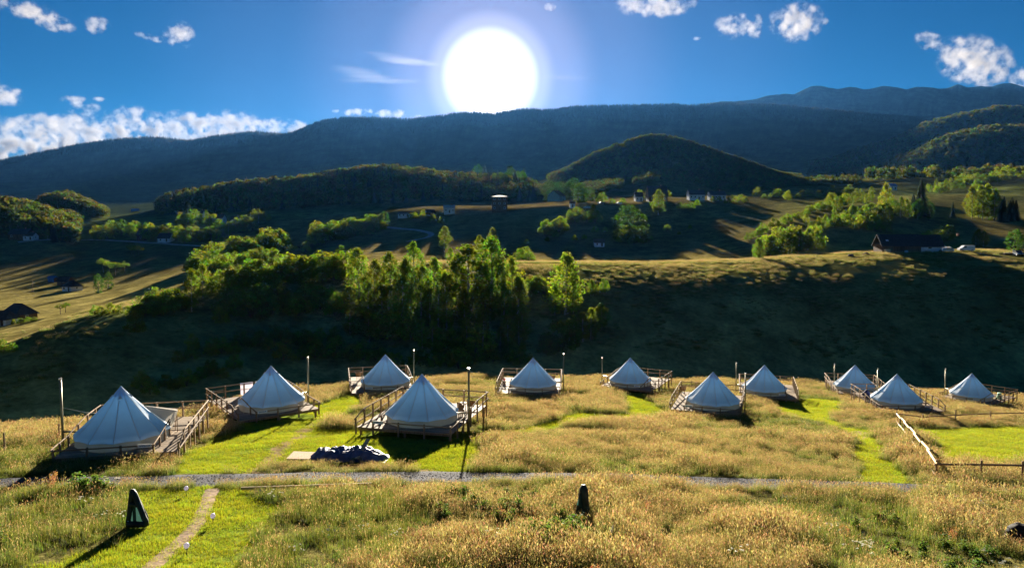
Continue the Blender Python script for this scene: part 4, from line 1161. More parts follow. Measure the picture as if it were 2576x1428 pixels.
row('bush', [(1365, 592), (1385, 590), (1410, 575)], 7, 26, 46, 'bush on the shaded hill under the big house', 'bushes under big house', ymin=300)
row(('bush', 'birch'), [(1430, 560), (1470, 552), (1500, 560)], 7, 24, 40, '# on the shaded hill right of the big house', 'right of big house', ymin=300)
tree('round', 1580, 605, 92, 'huge spreading tree on the brown hillside', None, 1.7, 280)
row('bush', [(1560, 610), (1605, 612)], 5, 30, 45, 'dark bush under the huge spreading tree', 'under spreading tree', ymin=280)
row('round', [(1370, 505), (1410, 500), (1450, 505), (1490, 508)], 12, 34, 56, 'dark round tree in the wood behind the big house', 'wood behind house', ymin=480)
row(('spruce', 'round'), [(1180, 470), (1250, 468), (1330, 478)], 20, 32, 55, 'dark # in the wood below the sun', 'wood below sun', ymin=560)
row('bush', [(1700, 522), (1745, 522), (1790, 512), (1840, 505), (1890, 506)], 11, 12, 22, 'bush on the crest by the white houses', 'crest by white houses', ymin=380)
row('bush', [(1500, 512), (1620, 500), (1690, 500)], 7, 14, 26, 'bush by the dark roofed farm on the hill', 'dark farm bushes', ymin=400)
# right hand hill
row('bush', [(1880, 606), (1920, 584), (1980, 560), (2050, 532), (2110, 515)], 24, 14, 26, 'small sunlit bush along the right ridge', 'right ridge bushes', ymin=270, jit=4)
row(('bush', 'birch'), [(2030, 570), (2100, 555), (2180, 560), (2240, 580)], 30, 20, 38, '# scattered on the right hillside', 'right hillside', ymin=270, jit=22)
row(('birch', 'bush'), [(1900, 655), (1950, 645), (2000, 630), (2060, 628)], 13, 44, 76, '# in the clump left of the long farmhouse', 'clump left of farmhouse', ymin=240)
row('spruce', [(1985, 625), (2010, 618)], 3, 40, 56, 'young spruce in the clump left of the farmhouse', 'young spruces', ymin=250)
row(('bush', 'birch'), [(2090, 520), (2160, 510), (2200, 505)], 12, 20, 34, '# on top of the right hill', 'right hill top', ymin=330)
tree('spruce', 2314, 545, 96, 'tall dark spruce on the right hill', None, 1.2, 330); tree('spruce', 2296, 545, 60, 'shorter spruce left of the tall one', None, 1.2, 330)
row(('birch', 'round'), [(2210, 548), (2260, 545), (2290, 548), (2340, 545)], 11, 30, 56, '# round the tall spruce', 'round tall spruce', ymin=330)
tree('spruce', 2396, 548, 42, 'lone narrow spruce right of the tall one', None, 0.9, 330)
row('birch', [(2440, 545), (2470, 548), (2510, 550)], 8, 58, 84, 'pale birch in the far right clump', 'far right clump', ymin=330)
row('spruce', [(2505, 552), (2560, 556)], 7, 44, 66, 'dark spruce in the far right clump', 'far right spruces', ymin=330)
row('bush', [(1900, 500), (1990, 498), (2080, 494), (2180, 490)], 20, 12, 24, 'bush on the line behind the right ridge', 'behind right ridge', ymin=440)
row(('bush', 'birch'), [(2330, 485), (2400, 470), (2480, 455), (2576, 440)], 28, 16, 30, 'sunlit # on the upper right meadow', 'upper right meadow', ymin=480, jit=10)
row('bush', [(2335, 612), (2366, 607), (2390, 610)], 5, 30, 44, 'bush right behind the long farmhouse', 'behind farmhouse', ymin=250)
row('birch', [(2452, 620), (2474, 617)], 3, 36, 44, 'small tree behind the white van', 'behind van', ymin=250, jit=2)
row('bush', [(1330, 620), (1420, 600), (1520, 590), (1640, 600), (1740, 585)], 16, 8, 18, 'small dark bush scattered on the brown hillside', 'brown hillside bushes', ymin=300, jit=16)
row('round', [(2548, 634), (2576, 636)], 2, 46, 60, 'leafy tree at the right edge by the parked car', 'right edge trees', ymin=240, jit=2)
tree('spruce', 2561, 622, 50, 'spruce at the right edge behind the leafy tree', None, 1, 250)

# ---- woods too far to count
def scatter(name, label, P, rot, sc, idx, metas, kind='stuff'):
    me = bpy.data.meshes.new(name + '_points')
    me.vertices.add(len(P)); me.vertices.foreach_set('co', np.asarray(P, np.float32).ravel())
    for nm, ty, dat in (('rot', 'FLOAT_VECTOR', rot), ('scl', 'FLOAT_VECTOR', sc)):
        a = me.attributes.new(nm, ty, 'POINT'); a.data.foreach_set('vector', np.asarray(dat, np.float32).ravel())
    a = me.attributes.new('idx', 'INT', 'POINT'); a.data.foreach_set('value', np.asarray(idx, np.int32))
    me.update()
    o = obj(name, me)
    col = bpy.data.collections.new(name + '_kinds')
    for i, m in enumerate(metas): col.objects.link(bpy.data.objects.new(f'{name}_kind_{i:02d}', m))
    ng = bpy.data.node_groups.new(name, 'GeometryNodeTree')
    ng.interface.new_socket('Geometry', in_out='INPUT', socket_type='NodeSocketGeometry')
    ng.interface.new_socket('Geometry', in_out='OUTPUT', socket_type='NodeSocketGeometry')
    n_in = ng.nodes.new('NodeGroupInput'); n_out = ng.nodes.new('NodeGroupOutput')
    ip = ng.nodes.new('GeometryNodeInstanceOnPoints'); ci_ = ng.nodes.new('GeometryNodeCollectionInfo')
    ci_.inputs['Collection'].default_value = col; ci_.inputs['Separate Children'].default_value = True; ci_.inputs['Reset Children'].default_value = True
    def na(nm, ty):
        q = ng.nodes.new('GeometryNodeInputNamedAttribute'); q.data_type = ty; q.inputs['Name'].default_value = nm
        return [s_ for s_ in q.outputs if s_.enabled][0]
    ip.inputs['Pick Instance'].default_value = True
    L_ = ng.links.new
    L_(n_in.outputs[0], ip.inputs['Points']); L_(ci_.outputs[0], ip.inputs['Instance'])
    L_(na('idx', 'INT'), ip.inputs['Instance Index']); L_(na('rot', 'FLOAT_VECTOR'), ip.inputs['Rotation']); L_(na('scl', 'FLOAT_VECTOR'), ip.inputs['Scale'])
    L_(ip.outputs[0], n_out.inputs[0])
    md = o.modifiers.new('spread', 'NODES'); md.node_group = ng
    return tag(o, label, None, None, kind)

tx = {}
def forest(name, label, bands, n, hmin, hmax, kinds, wide=1.2):
    """bands: (line from, line to, x from, x to) -> n trees spread evenly over that ground"""
    A = np.zeros((NR - 1, NT - 1), bool)
    for k0_, k1_, x0, x1 in bands:
        t0_, t1_ = ray(x0, 500)[0], ray(x1, 500)[0]
        A |= (GL[:-1, :-1] >= k0_) & (GL[:-1, :-1] < k1_) & (tg[None, :-1] >= t0_) & (tg[None, :-1] <= t1_)
    area = np.abs((GX[:-1, 1:] - GX[:-1, :-1]) * (GY[1:, :-1] - GY[:-1, :-1])) * A
    cell = nrg.choice(area.size, n, p=(area / area.sum()).ravel())
    i, j = np.unravel_index(cell, area.shape); u, v_ = nrg.random(n), nrg.random(n)
    def bl(G): return (G[i, j] * (1 - u) + G[i, j + 1] * u) * (1 - v_) + (G[i + 1, j] * (1 - u) + G[i + 1, j + 1] * u) * v_
    P = np.stack([bl(GX), bl(GY), bl(GZ) - 0.4], -1)
    h = nrg.uniform(hmin, hmax, n) / 10
    w = h * nrg.uniform(0.85, 1.15, n) * wide
    rot = np.stack([np.zeros(n), np.zeros(n), nrg.uniform(0, 6.28, n)], -1)
    scatter(name, label, P, rot, np.stack([w, w, h], -1), nrg.integers(0, len(kinds), n), kinds)
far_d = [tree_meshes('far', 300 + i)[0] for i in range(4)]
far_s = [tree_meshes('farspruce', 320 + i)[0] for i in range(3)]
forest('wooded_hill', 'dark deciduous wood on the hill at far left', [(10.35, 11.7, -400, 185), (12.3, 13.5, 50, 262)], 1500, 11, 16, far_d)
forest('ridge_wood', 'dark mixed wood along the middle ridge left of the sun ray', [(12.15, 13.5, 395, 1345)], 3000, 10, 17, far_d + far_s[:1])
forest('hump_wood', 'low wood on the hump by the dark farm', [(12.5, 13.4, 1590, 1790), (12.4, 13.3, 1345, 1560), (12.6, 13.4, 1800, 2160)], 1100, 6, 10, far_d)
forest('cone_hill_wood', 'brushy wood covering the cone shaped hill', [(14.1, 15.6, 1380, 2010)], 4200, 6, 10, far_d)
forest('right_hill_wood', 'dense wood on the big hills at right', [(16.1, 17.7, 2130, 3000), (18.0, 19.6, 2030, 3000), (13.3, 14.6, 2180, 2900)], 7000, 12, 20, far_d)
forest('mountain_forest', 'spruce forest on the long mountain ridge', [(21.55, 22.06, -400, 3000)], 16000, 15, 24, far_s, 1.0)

# ------------------------------------------------------------------ houses, cars
m_white = mat('lime_wash', (0.72, 0.74, 0.78), 0.9, noise=0.8, var=0.12); m_cream = mat('cream_render', (0.66, 0.58, 0.44), 0.9, noise=0.8, var=0.1)
m_roofd = mat('dark_roof', (0.035, 0.035, 0.045), 0.7, noise=1.5, var=0.3); m_roofb = mat('brown_roof', (0.16, 0.08, 0.05), 0.65, noise=1.5, var=0.3)
m_roofz = mat('sheet_metal_roof', (0.45, 0.42, 0.40), 0.35, noise=1.0, var=0.15, metal=0.4)
m_barn = mat('barn_boards', (0.14, 0.085, 0.055), 0.9, noise=1.5, var=0.35, stretch=(4, 4, 0.4)); m_pane = mat('window_glass', (0.03, 0.04, 0.05), 0.1, spec=0.8)
m_door = mat('plank_door', (0.06, 0.035, 0.025), 0.8); m_blue = mat('blue_sheet', (0.05, 0.17, 0.42), 0.6, noise=2); m_brick = mat('chimney_brick', (0.35, 0.14, 0.09), 0.9)

def gable(w, d, h, rh, over=0.4, hip=0.0):
    """roof as a closed slab, ridge along x"""
    mb = MB(); t = 0.15; x = w / 2 + over; y = d / 2 + over; r = x - hip * w / 2; drop = over * rh / (d / 2)
    top = [(-x, -y, h - drop + t), (x, -y, h - drop + t), (x, y, h - drop + t), (-x, y, h - drop + t), (-r, 0, h + rh + t), (r, 0, h + rh + t)]
    bot = [(a, b, c - t) for a, b, c in top]
    mb.add(top + bot, [(0, 1, 5, 4), (2, 3, 4, 5), (7, 6, 10, 11), (9, 8, 11, 10), (0, 6, 7, 1), (2, 8, 9, 3)] + ([(1, 2, 5), (3, 0, 4), (7, 11, 8), (9, 10, 6)] if hip else []) +
           ([(1, 7, 8, 2), (3, 9, 6, 0)] if hip else [(1, 7, 11, 5), (5, 11, 8, 2), (0, 4, 10, 6), (4, 3, 9, 10)]))
    return mb
def house(label, x, y, wpx, d, h, rh, walls=None, roof=None, rz=0.0, hip=0.0, wins=2, name='house', ymin=200, chimney=True, door=True, storeys=1, bury=1.2, cat='house'):
    p = hit(x, y, 0, ymin); w = wpx * p.y / F
    t = thing(name, label, cat, p, rz)
    walls = walls or m_white; roof = roof or m_roofd
    wb = MB().box((0, 0, (h - bury) / 2), (w, d, h + bury))
    if not hip:
        for s in (-1, 1):
            xx = s * (w / 2 - 0.05)
            wb.add([(xx - 0.05, -d / 2, h), (xx + 0.05, -d / 2, h), (xx + 0.05, d / 2, h), (xx - 0.05, d / 2, h), (xx - 0.05, 0, h + rh), (xx + 0.05, 0, h + rh)], [(0, 1, 5, 4), (2, 3, 4, 5), (1, 2, 5), (3, 0, 4)])
    wb.obj('wall', walls, t)
    rf = gable(w, d, h, rh, 0.4, hip).obj('roof', roof, t)
    if chimney: MB().box((w * 0.22, 0.3, h + rh + 0.2), (0.6, 0.6, 1.5)).obj('chimney', m_brick, rf)
    ws = min(1.1, w / (wins * 2.2 + 1)) if wins else 0
    for k in range(storeys):
        zc = (h / storeys) * (k + 0.55)
        for i in range(wins):
            xx = -w / 2 + w * (i + 0.5) / wins
            if door and k == 0 and i == wins // 2:
                dr = MB().box((0, 0, 0), (0.95, 0.08, 2.0)).obj('door', m_door, t, (xx, -d / 2 - 0.03, 1.0)); MB().box((0.3, -0.06, 0), (0.05, 0.05, 0.12)).obj('handle', m_cap, dr)
                continue
            wf = MB().box((0, 0, 0), (ws, 0.08, ws * 1.15)).obj('window', m_white, t, (xx, -d / 2 - 0.03, zc)); MB().box((0, -0.045, 0), (ws * 0.82, 0.02, ws * 0.96)).obj('pane', m_pane, wf)
    wf = MB().box((0, 0, 0), (0.08, 0.9, 0.9)).obj('window', m_white, t, (w / 2 + 0.03, 0, h * 0.6)); MB().box((0.045, 0, 0), (0.02, 0.72, 0.72)).obj('pane', m_pane, wf)
    return t, w, p

# long farmhouse on the right crest: dark barn joined to a whitewashed end
p = hit(2256, 634, 0, 225); w1, w2 = 95 * p.y / F, 52 * p.y / F
fh = thing('farmhouse', 'long dark roofed farmhouse with one whitewashed end', 'farmhouse', p, R(-2))
MB().box((-0.0, 0, 0.9), (w1, 6.5, 3.6)).obj('barn_wall', m_barn, fh); ww_ = MB().box((w1 / 2 + w2 / 2 + 0.01, 0.3, 0.75), (w2, 6.0, 3.2)).obj('white_wall', m_white, fh)
ww_['label'] = 'pale whitewashed end wall'
r1 = gable(w1, 6.5, 2.6, 3.4, 0.5).obj('roof', m_roofd, fh); r2 = gable(w2 - 0.2, 6.0, 2.3, 3.5, 0.45).obj('roof', m_roofd, fh, (w1 / 2 + w2 / 2 + 0.5, 0.3, 0))
MB().box((-w1 * 0.35, -2.4, 4.05), (0.9, 0.7, 0.08), Matrix.Rotation(R(46), 3, 'X')).obj('skylight', m_glass, r1); MB().tube((w1 * 0.47, -3.2, 2.6), (w1 * 0.47, -0.2, 5.9), 0.05, n=5).obj('downpipe', m_cap, r1)
MB().box((w1 * 0.5 + w2 * 0.5, 0.3, 6.0), (0.6, 0.6, 0.9)).obj('chimney', m_brick, r2)
for xx in (-w1 * 0.28, ): MB().box((xx, -3.29, 1.1), (1.3, 0.08, 1.1)).obj('window', m_pane, fh)
dr = MB().box((0, 0, 0), (1.5, 0.08, 2.1)).obj('door', m_door, fh, (w1 * 0.02, -3.29, 1.05)); MB().box((0.5, -0.06, 0), (0.06, 0.06, 0.2)).obj('handle', m_cap, dr)
wd = MB().box((0, 0, 0), (1.0, 0.1, 0.9)).obj('window', m_door, fh, (w1 / 2 + w2 * 0.45, -2.75, 1.7)); MB().box((0, -0.06, 0), (0.8, 0.02, 0.7)).obj('pane', m_pane, wd)
for k in range(9): MB().box((w1 * (0.16 + 0.035 * k), -3.29, 1.25), (0.26, 0.06, 2.4)).obj('board', m_barn, fh)
q = p + Vector((-w1 * 0.44, -4.6, 0)); q.z = hz(q.x, q.y)
tag(MB().box((0, 0, 0.55), (1.7, 1.1, 1.3)).box((0, 0, 1.23), (1.8, 1.2, 0.06)).obj('crate', m_cream, None, q, (0, 0, 0.15)), 'pale crate at the left corner of the farmhouse', 'crate')
for k, dx in enumerate((0.05, 0.085)):
    q = p + Vector((w1 * dx, -4.4, 0)); q.z = hz(q.x, q.y)
    blob('sack', ['left one of two white sacks by the barn door', 'right one of two white sacks by the barn door'][k], 'sack', q + Vector((0, 0, 0.3)), (0.4, 0.35, 0.5), m_white, 20 + k)

m_cw = mat('white_car_paint', (0.72, 0.74, 0.76), 0.25, spec=0.6); m_cs = mat('silver_car_paint', (0.40, 0.43, 0.48), 0.25, metal=0.4); m_cd = mat('dark_blue_car_paint', (0.05, 0.07, 0.12), 0.25, metal=0.3); m_tyre = mat('tyre_rubber', (0.02, 0.02, 0.02), 0.9)
def vehicle(name, label, cat, x, y, rz, prof, glass, Wd, wheels, paint, ymin=225, group=None):
    p = hit(x, y, 0, ymin)
    t = thing(name, label, cat, p, rz, group)
    MB().prism(prof, -Wd / 2, Wd / 2).obj('body', paint, t)
    for g in glass:
        for s in (-1, 1): MB().prism(g, s * (Wd / 2 + 0.012) - 0.01, s * (Wd / 2 + 0.012) + 0.01).obj('window', m_pane, t)
    g = glass[0]; a_, b_2 = g[0], g[-1]
    for wx_ in wheels:
        for s in (-1, 1):
            wh = MB().tube((0, -0.1, 0), (0, 0.1, 0), 0.33, n=14).obj('wheel', m_tyre, t, (wx_, s * (Wd / 2 - 0.06), 0.33)); MB().tube((0, s * 0.10 - 0.02, 0), (0, s * 0.10 + 0.02, 0), 0.19, n=10).obj('rim', m_cap, wh)
    x0 = min(q[0] for q in prof)
    for s in (-1, 1): MB().box((x0 + 0.08, s * (Wd / 2 - 0.22), 0.72), (0.14, 0.3, 0.14)).obj('headlight', m_glass, t)
    MB().box((x0 - 0.01, 0, 0.45), (0.12, Wd * 0.96, 0.2)).obj('bumper', m_dark, t)
    return t
VAN = [(-2.5, 0.35), (2.4, 0.35), (2.45, 1.0), (2.35, 2.0), (-0.95, 2.02), (-1.75, 1.25), (-2.45, 1.02)]
CAR = [(-2.1, 0.3), (2.1, 0.3), (2.15, 0.8), (1.95, 1.0), (1.5, 1.42), (-0.3, 1.45), (-1.05, 0.98), (-1.95, 0.85)]
BOXV = [(-2.7, 0.4), (2.7, 0.4), (2.7, 2.5), (-0.9, 2.5), (-0.95, 2.0), (-1.5, 1.95), (-2.0, 1.2), (-2.7, 1.05)]
SUVP = [(-2.1, 0.4), (2.15, 0.4), (2.2, 1.0), (2.05, 1.65), (-0.4, 1.68), (-1.0, 1.1), (-2.05, 0.98)]
gl_c = [[(-0.9, 1.0), (-0.28, 1.38), (0.3, 1.38), (0.3, 1.0)], [(0.42, 1.0), (0.42, 1.38), (1.4, 1.36), (1.7, 1.0)]]
gl_v = [[(-1.6, 1.28), (-0.95, 1.85), (-0.3, 1.85), (-0.3, 1.28)]]
gl_b = [[(-1.85, 1.25), (-1.45, 1.85), (-1.05, 1.85), (-1.05, 1.25)]]
gl_s = [[(-0.85, 1.12), (-0.38, 1.58), (0.4, 1.58), (0.4, 1.12)], [(0.52, 1.12), (0.52, 1.58), (1.8, 1.56), (1.95, 1.12)]]
vehicle('parked_van', 'white box van half hidden by the farmhouse corner', 'van', 2364, 628, R(178), BOXV, gl_b, 2.0, (-1.8, 1.7), m_cw)
vehicle('parked_car', 'dark blue car behind the silver hatchback', 'car', 2376, 630, R(-4), CAR, gl_c, 1.75, (-1.3, 1.3), m_cd)
vehicle('parked_car', 'silver hatchback in front of the box van', 'car', 2381, 634, R(0), CAR, gl_c, 1.75, (-1.3, 1.3), m_cs)
vehicle('parked_van', 'white panel van parked alone right of the hatchback', 'van', 2430, 632, R(-3), VAN, gl_v, 1.9, (-1.65, 1.55), m_cw)
vehicle('parked_car', 'grey off-road car at the right picture edge', 'car', 2561, 643, R(75), SUVP, gl_s, 1.8, (-1.3, 1.35), m_cd)
q = hit(2505, 640, 0, 230)
t = thing('woodpile', 'dark stacked firewood under the right edge trees', 'woodpile', hit(2540, 640, 0, 230))
for k in range(24): MB().tube((0, -0.5, 0), (0, 0.5, 0), 0.16, n=6).obj('log', m_wood, t, (-1.9 + 0.33 * (k % 12) + 0.16 * (k // 12), 0, 0.16 + 0.29 * (k // 12)))
bn = thing('garden_bench', 'small wooden bench right of the panel van', 'bench', hit(2478, 641, 0, 230), R(10))
MB().box((0, 0, 0.45), (1.8, 0.4, 0.06)).obj('seat', m_wood, bn); MB().box((0, 0.22, 0.85), (1.8, 0.05, 0.35)).obj('backrest', m_wood, bn)
for sx in (-0.75, 0.75): MB().box((sx, 0.05, 0.2), (0.08, 0.4, 0.45)).obj('leg', m_wood, bn)
# spoil heaps left of the farmhouse
m_earth = mat('turned_earth', (0.16, 0.13, 0.11), 0.95, noise=2, var=0.4)
for k, (x, y, sx) in enumerate([(2155, 632, 3.0), (2178, 640, 2.2), (2140, 644, 2.0)]):
    blob('earth_heap', ['widest earth heap left of the farmhouse', 'middle earth heap below the farmhouse corner', 'lowest earth heap left of the farmhouse'][k], 'heap', hit(x, y, 0, 225), (sx * 0.5, 0.9, 0.7), m_earth, 30 + k, flat=0.6)

# left valley
house('square hut with dark pyramid roof on the left meadow', 182, 731, 34, 5.2, 2.2, 2.2, hip=0.9, rz=R(-24), chimney=False, wins=2, ymin=200)
house('long dark barn behind the square hut', 165, 716, 30, 4.0, 1.8, 1.9, m_barn, m_roofd, rz=R(-10), chimney=False, name='barn', cat='barn', ymin=210, wins=1)
sh = thing('storage_shed', 'small shed under a bright blue sheet beside the hut', 'shed', hit(133, 710, 0, 210), R(-5))
MB().box((0, 0, 1.1), (3.2, 2.4, 2.4)).obj('wall', m_barn, sh); gable(3.2, 2.4, 2.2, 0.7, 0.3).obj('roof', m_blue, sh); MB().box((0, -1.24, 1.2), (3.1, 0.06, 1.9)).obj('sheet', m_blue, sh)
up = thing('utility_pole', 'lone thin wooden pole on the left meadow', 'pole', hit(83, 735, 0, 200))
beam('pole', (0, 0, -0.5), (0.1, 0, 5.6), 0.22, up)
MB().box((0.1, 0, 5.2), (0.9, 0.1, 0.1)).obj('crossarm', m_wood, up)
house('big dark hip roofed barn at the left edge', 48, 806, 52, 7.0, 2.2, 2.8, m_barn, m_roofd, rz=R(-16), hip=0.6, chimney=False, name='barn', cat='barn', ymin=150, wins=1)
house('low whitewashed house before the left edge barn', 14, 816, 40, 5.0, 1.9, 2.0, m_white, m_roofd, rz=R(-8), hip=0.5, chimney=False, ymin=150, wins=2)
house('wide dark house under the left wooded hill', 55, 600, 46, 8, 3.0, 3.2, m_barn, m_roofd, ymin=350, wins=3); house('small white annex under the left wooded hill', 78, 603, 24, 6, 2.6, 2.0, m_white, m_roofd, ymin=350, wins=2)
house('dark house among the trees left of the village', 372, 602, 40, 8, 3.0, 4.2, m_barn, m_roofd, ymin=350, wins=2); house('low house with white base among village trees', 418, 608, 30, 7, 2.4, 3.0, m_white, m_roofd, ymin=350, wins=2)
house('blue tin shed on the slope behind the left hills', 340, 531, 16, 5, 2.2, 1.2, m_blue, m_blue, ymin=560, wins=0, chimney=False, door=False, name='tin_shed', cat='shed')
house('small white house behind the village spruce', 506, 548, 14, 6, 3.2, 2.6, ymin=430, wins=1); house('white house with two windows in the left village', 552, 560, 26, 7, 3.4, 2.6, m_white, m_roofd, ymin=400, wins=3)
house('small whitewashed house at the right of the left village', 594, 566, 20, 7, 3.6, 2.6, ymin=400, wins=2)
# far hill
house('timber chalet with a roof glinting in the sun', 1130, 536, 26, 6.5, 3.2, 1.8, m_white, m_roofz, rz=R(8), ymin=380, wins=3, storeys=1)
house('long low white building at the forest edge', 1022, 545, 38, 6, 1.8, 1.4, ymin=380, wins=4, chimney=False); house('small dark hut between chalet and low building', 1082, 540, 20, 5, 1.6, 1.6, m_barn, m_roofd, ymin=380, wins=1, chimney=False)
house('square unfinished block house below the sun', 1257, 530, 38, 10, 8.5, 0.9, m_barn, m_roofd, ymin=400, wins=3, storeys=3, hip=0.9, chimney=False)
house('big cream gabled house with a glinting roof', 1400, 506, 38, 11, 4.4, 4.2, m_cream, m_roofb, rz=R(62), ymin=430, wins=4, storeys=2)
house('pale house at the wood edge under the sun', 1308, 492, 26, 8, 5.5, 2.2, ymin=480, wins=3, storeys=2)
house('small grey shed beside the big cream house', 1440, 522, 12, 4, 2.6, 1.2, m_white, m_roofd, ymin=400, wins=1, chimney=False)
house('white cottage left of the dark roofed farm', 1606, 506, 18, 7, 3.0, 3.0, ymin=430, wins=2); house('large farm with a steep dark roof on the hill', 1652, 506, 46, 11, 3.0, 7.0, m_barn, m_roofd, ymin=430, wins=3)
house('left one of two white houses on the far crest', 1750, 503, 38, 8, 3.6, 3.0, m_white, m_roofd, ymin=430, wins=4); house('right one of two white houses on the far crest', 1802, 503, 38, 8, 3.2, 2.6, m_white, m_roofd, ymin=430, wins=4)
house('small log hut on the middle of the brown slope', 1507, 619, 24, 4.5, 1.9, 1.6, m_white, m_barn, ymin=270, wins=2, chimney=False, name='hut', cat='hut')
house('turquoise roofed house on the far right hill', 2068, 450, 28, 8, 3.2, 1.6, m_white, m_blue, ymin=600, wins=4); house('small blue roofed house behind the right birch', 2243, 477, 16, 7, 3.2, 2.0, m_white, m_blue, ymin=520, wins=2)
vehicle('parked_car', 'silver car by the white cottage on the hill', 'car', 1556, 514, 0.2, CAR, gl_c, 1.75, (-1.3, 1.3), m_cs, 400); vehicle('parked_car', 'dark car on the crest left of the white cottage', 'car', 1512, 514, 0, CAR, gl_c, 1.75, (-1.3, 1.3), m_cd, 400)
vehicle('parked_car', 'white car left of the small grey shed', 'car', 1476, 524, 0, CAR, gl_c, 1.75, (-1.3, 1.3), m_cw, 400)

# ------------------------------------------------------------------ grass
m_grass = leaf_mat('grass_blades', 0.45, 0.22, tr_tint=(1.1, 1.08, 0.75))
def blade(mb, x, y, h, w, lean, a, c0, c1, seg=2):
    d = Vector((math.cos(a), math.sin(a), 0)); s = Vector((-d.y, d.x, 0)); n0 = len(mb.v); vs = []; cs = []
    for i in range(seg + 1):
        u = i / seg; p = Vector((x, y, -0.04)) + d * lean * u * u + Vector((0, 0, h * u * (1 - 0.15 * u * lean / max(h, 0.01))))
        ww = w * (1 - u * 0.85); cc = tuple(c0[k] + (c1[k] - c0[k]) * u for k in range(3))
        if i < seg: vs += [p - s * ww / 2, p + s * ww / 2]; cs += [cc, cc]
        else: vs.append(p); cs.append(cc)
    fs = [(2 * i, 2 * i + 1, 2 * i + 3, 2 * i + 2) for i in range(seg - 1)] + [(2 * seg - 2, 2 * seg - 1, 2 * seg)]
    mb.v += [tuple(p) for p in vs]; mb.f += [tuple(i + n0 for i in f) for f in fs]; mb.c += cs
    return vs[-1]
def head(mb, p, l, w, col, r_, d=None):
    d = d or Vector((r_.uniform(-0.5, 0.5), r_.uniform(-0.5, 0.5), 1)).normalized()
    for k in range(2):
        a = r_.uniform(0, 6.28); s = Vector((math.cos(a), math.sin(a), 0)) * w / 2
        mb.add([p, p + d * l * 0.4 + s, p + d * l, p + d * l * 0.4 - s], [(0, 1, 2, 3)], tuple(c * r_.uniform(0.8, 1.2) for c in col))
STRAW = (0.40, 0.33, 0.165); PINK = (0.43, 0.30, 0.20); GRN = (0.10, 0.16, 0.022); DGRN = (0.055, 0.095, 0.014)
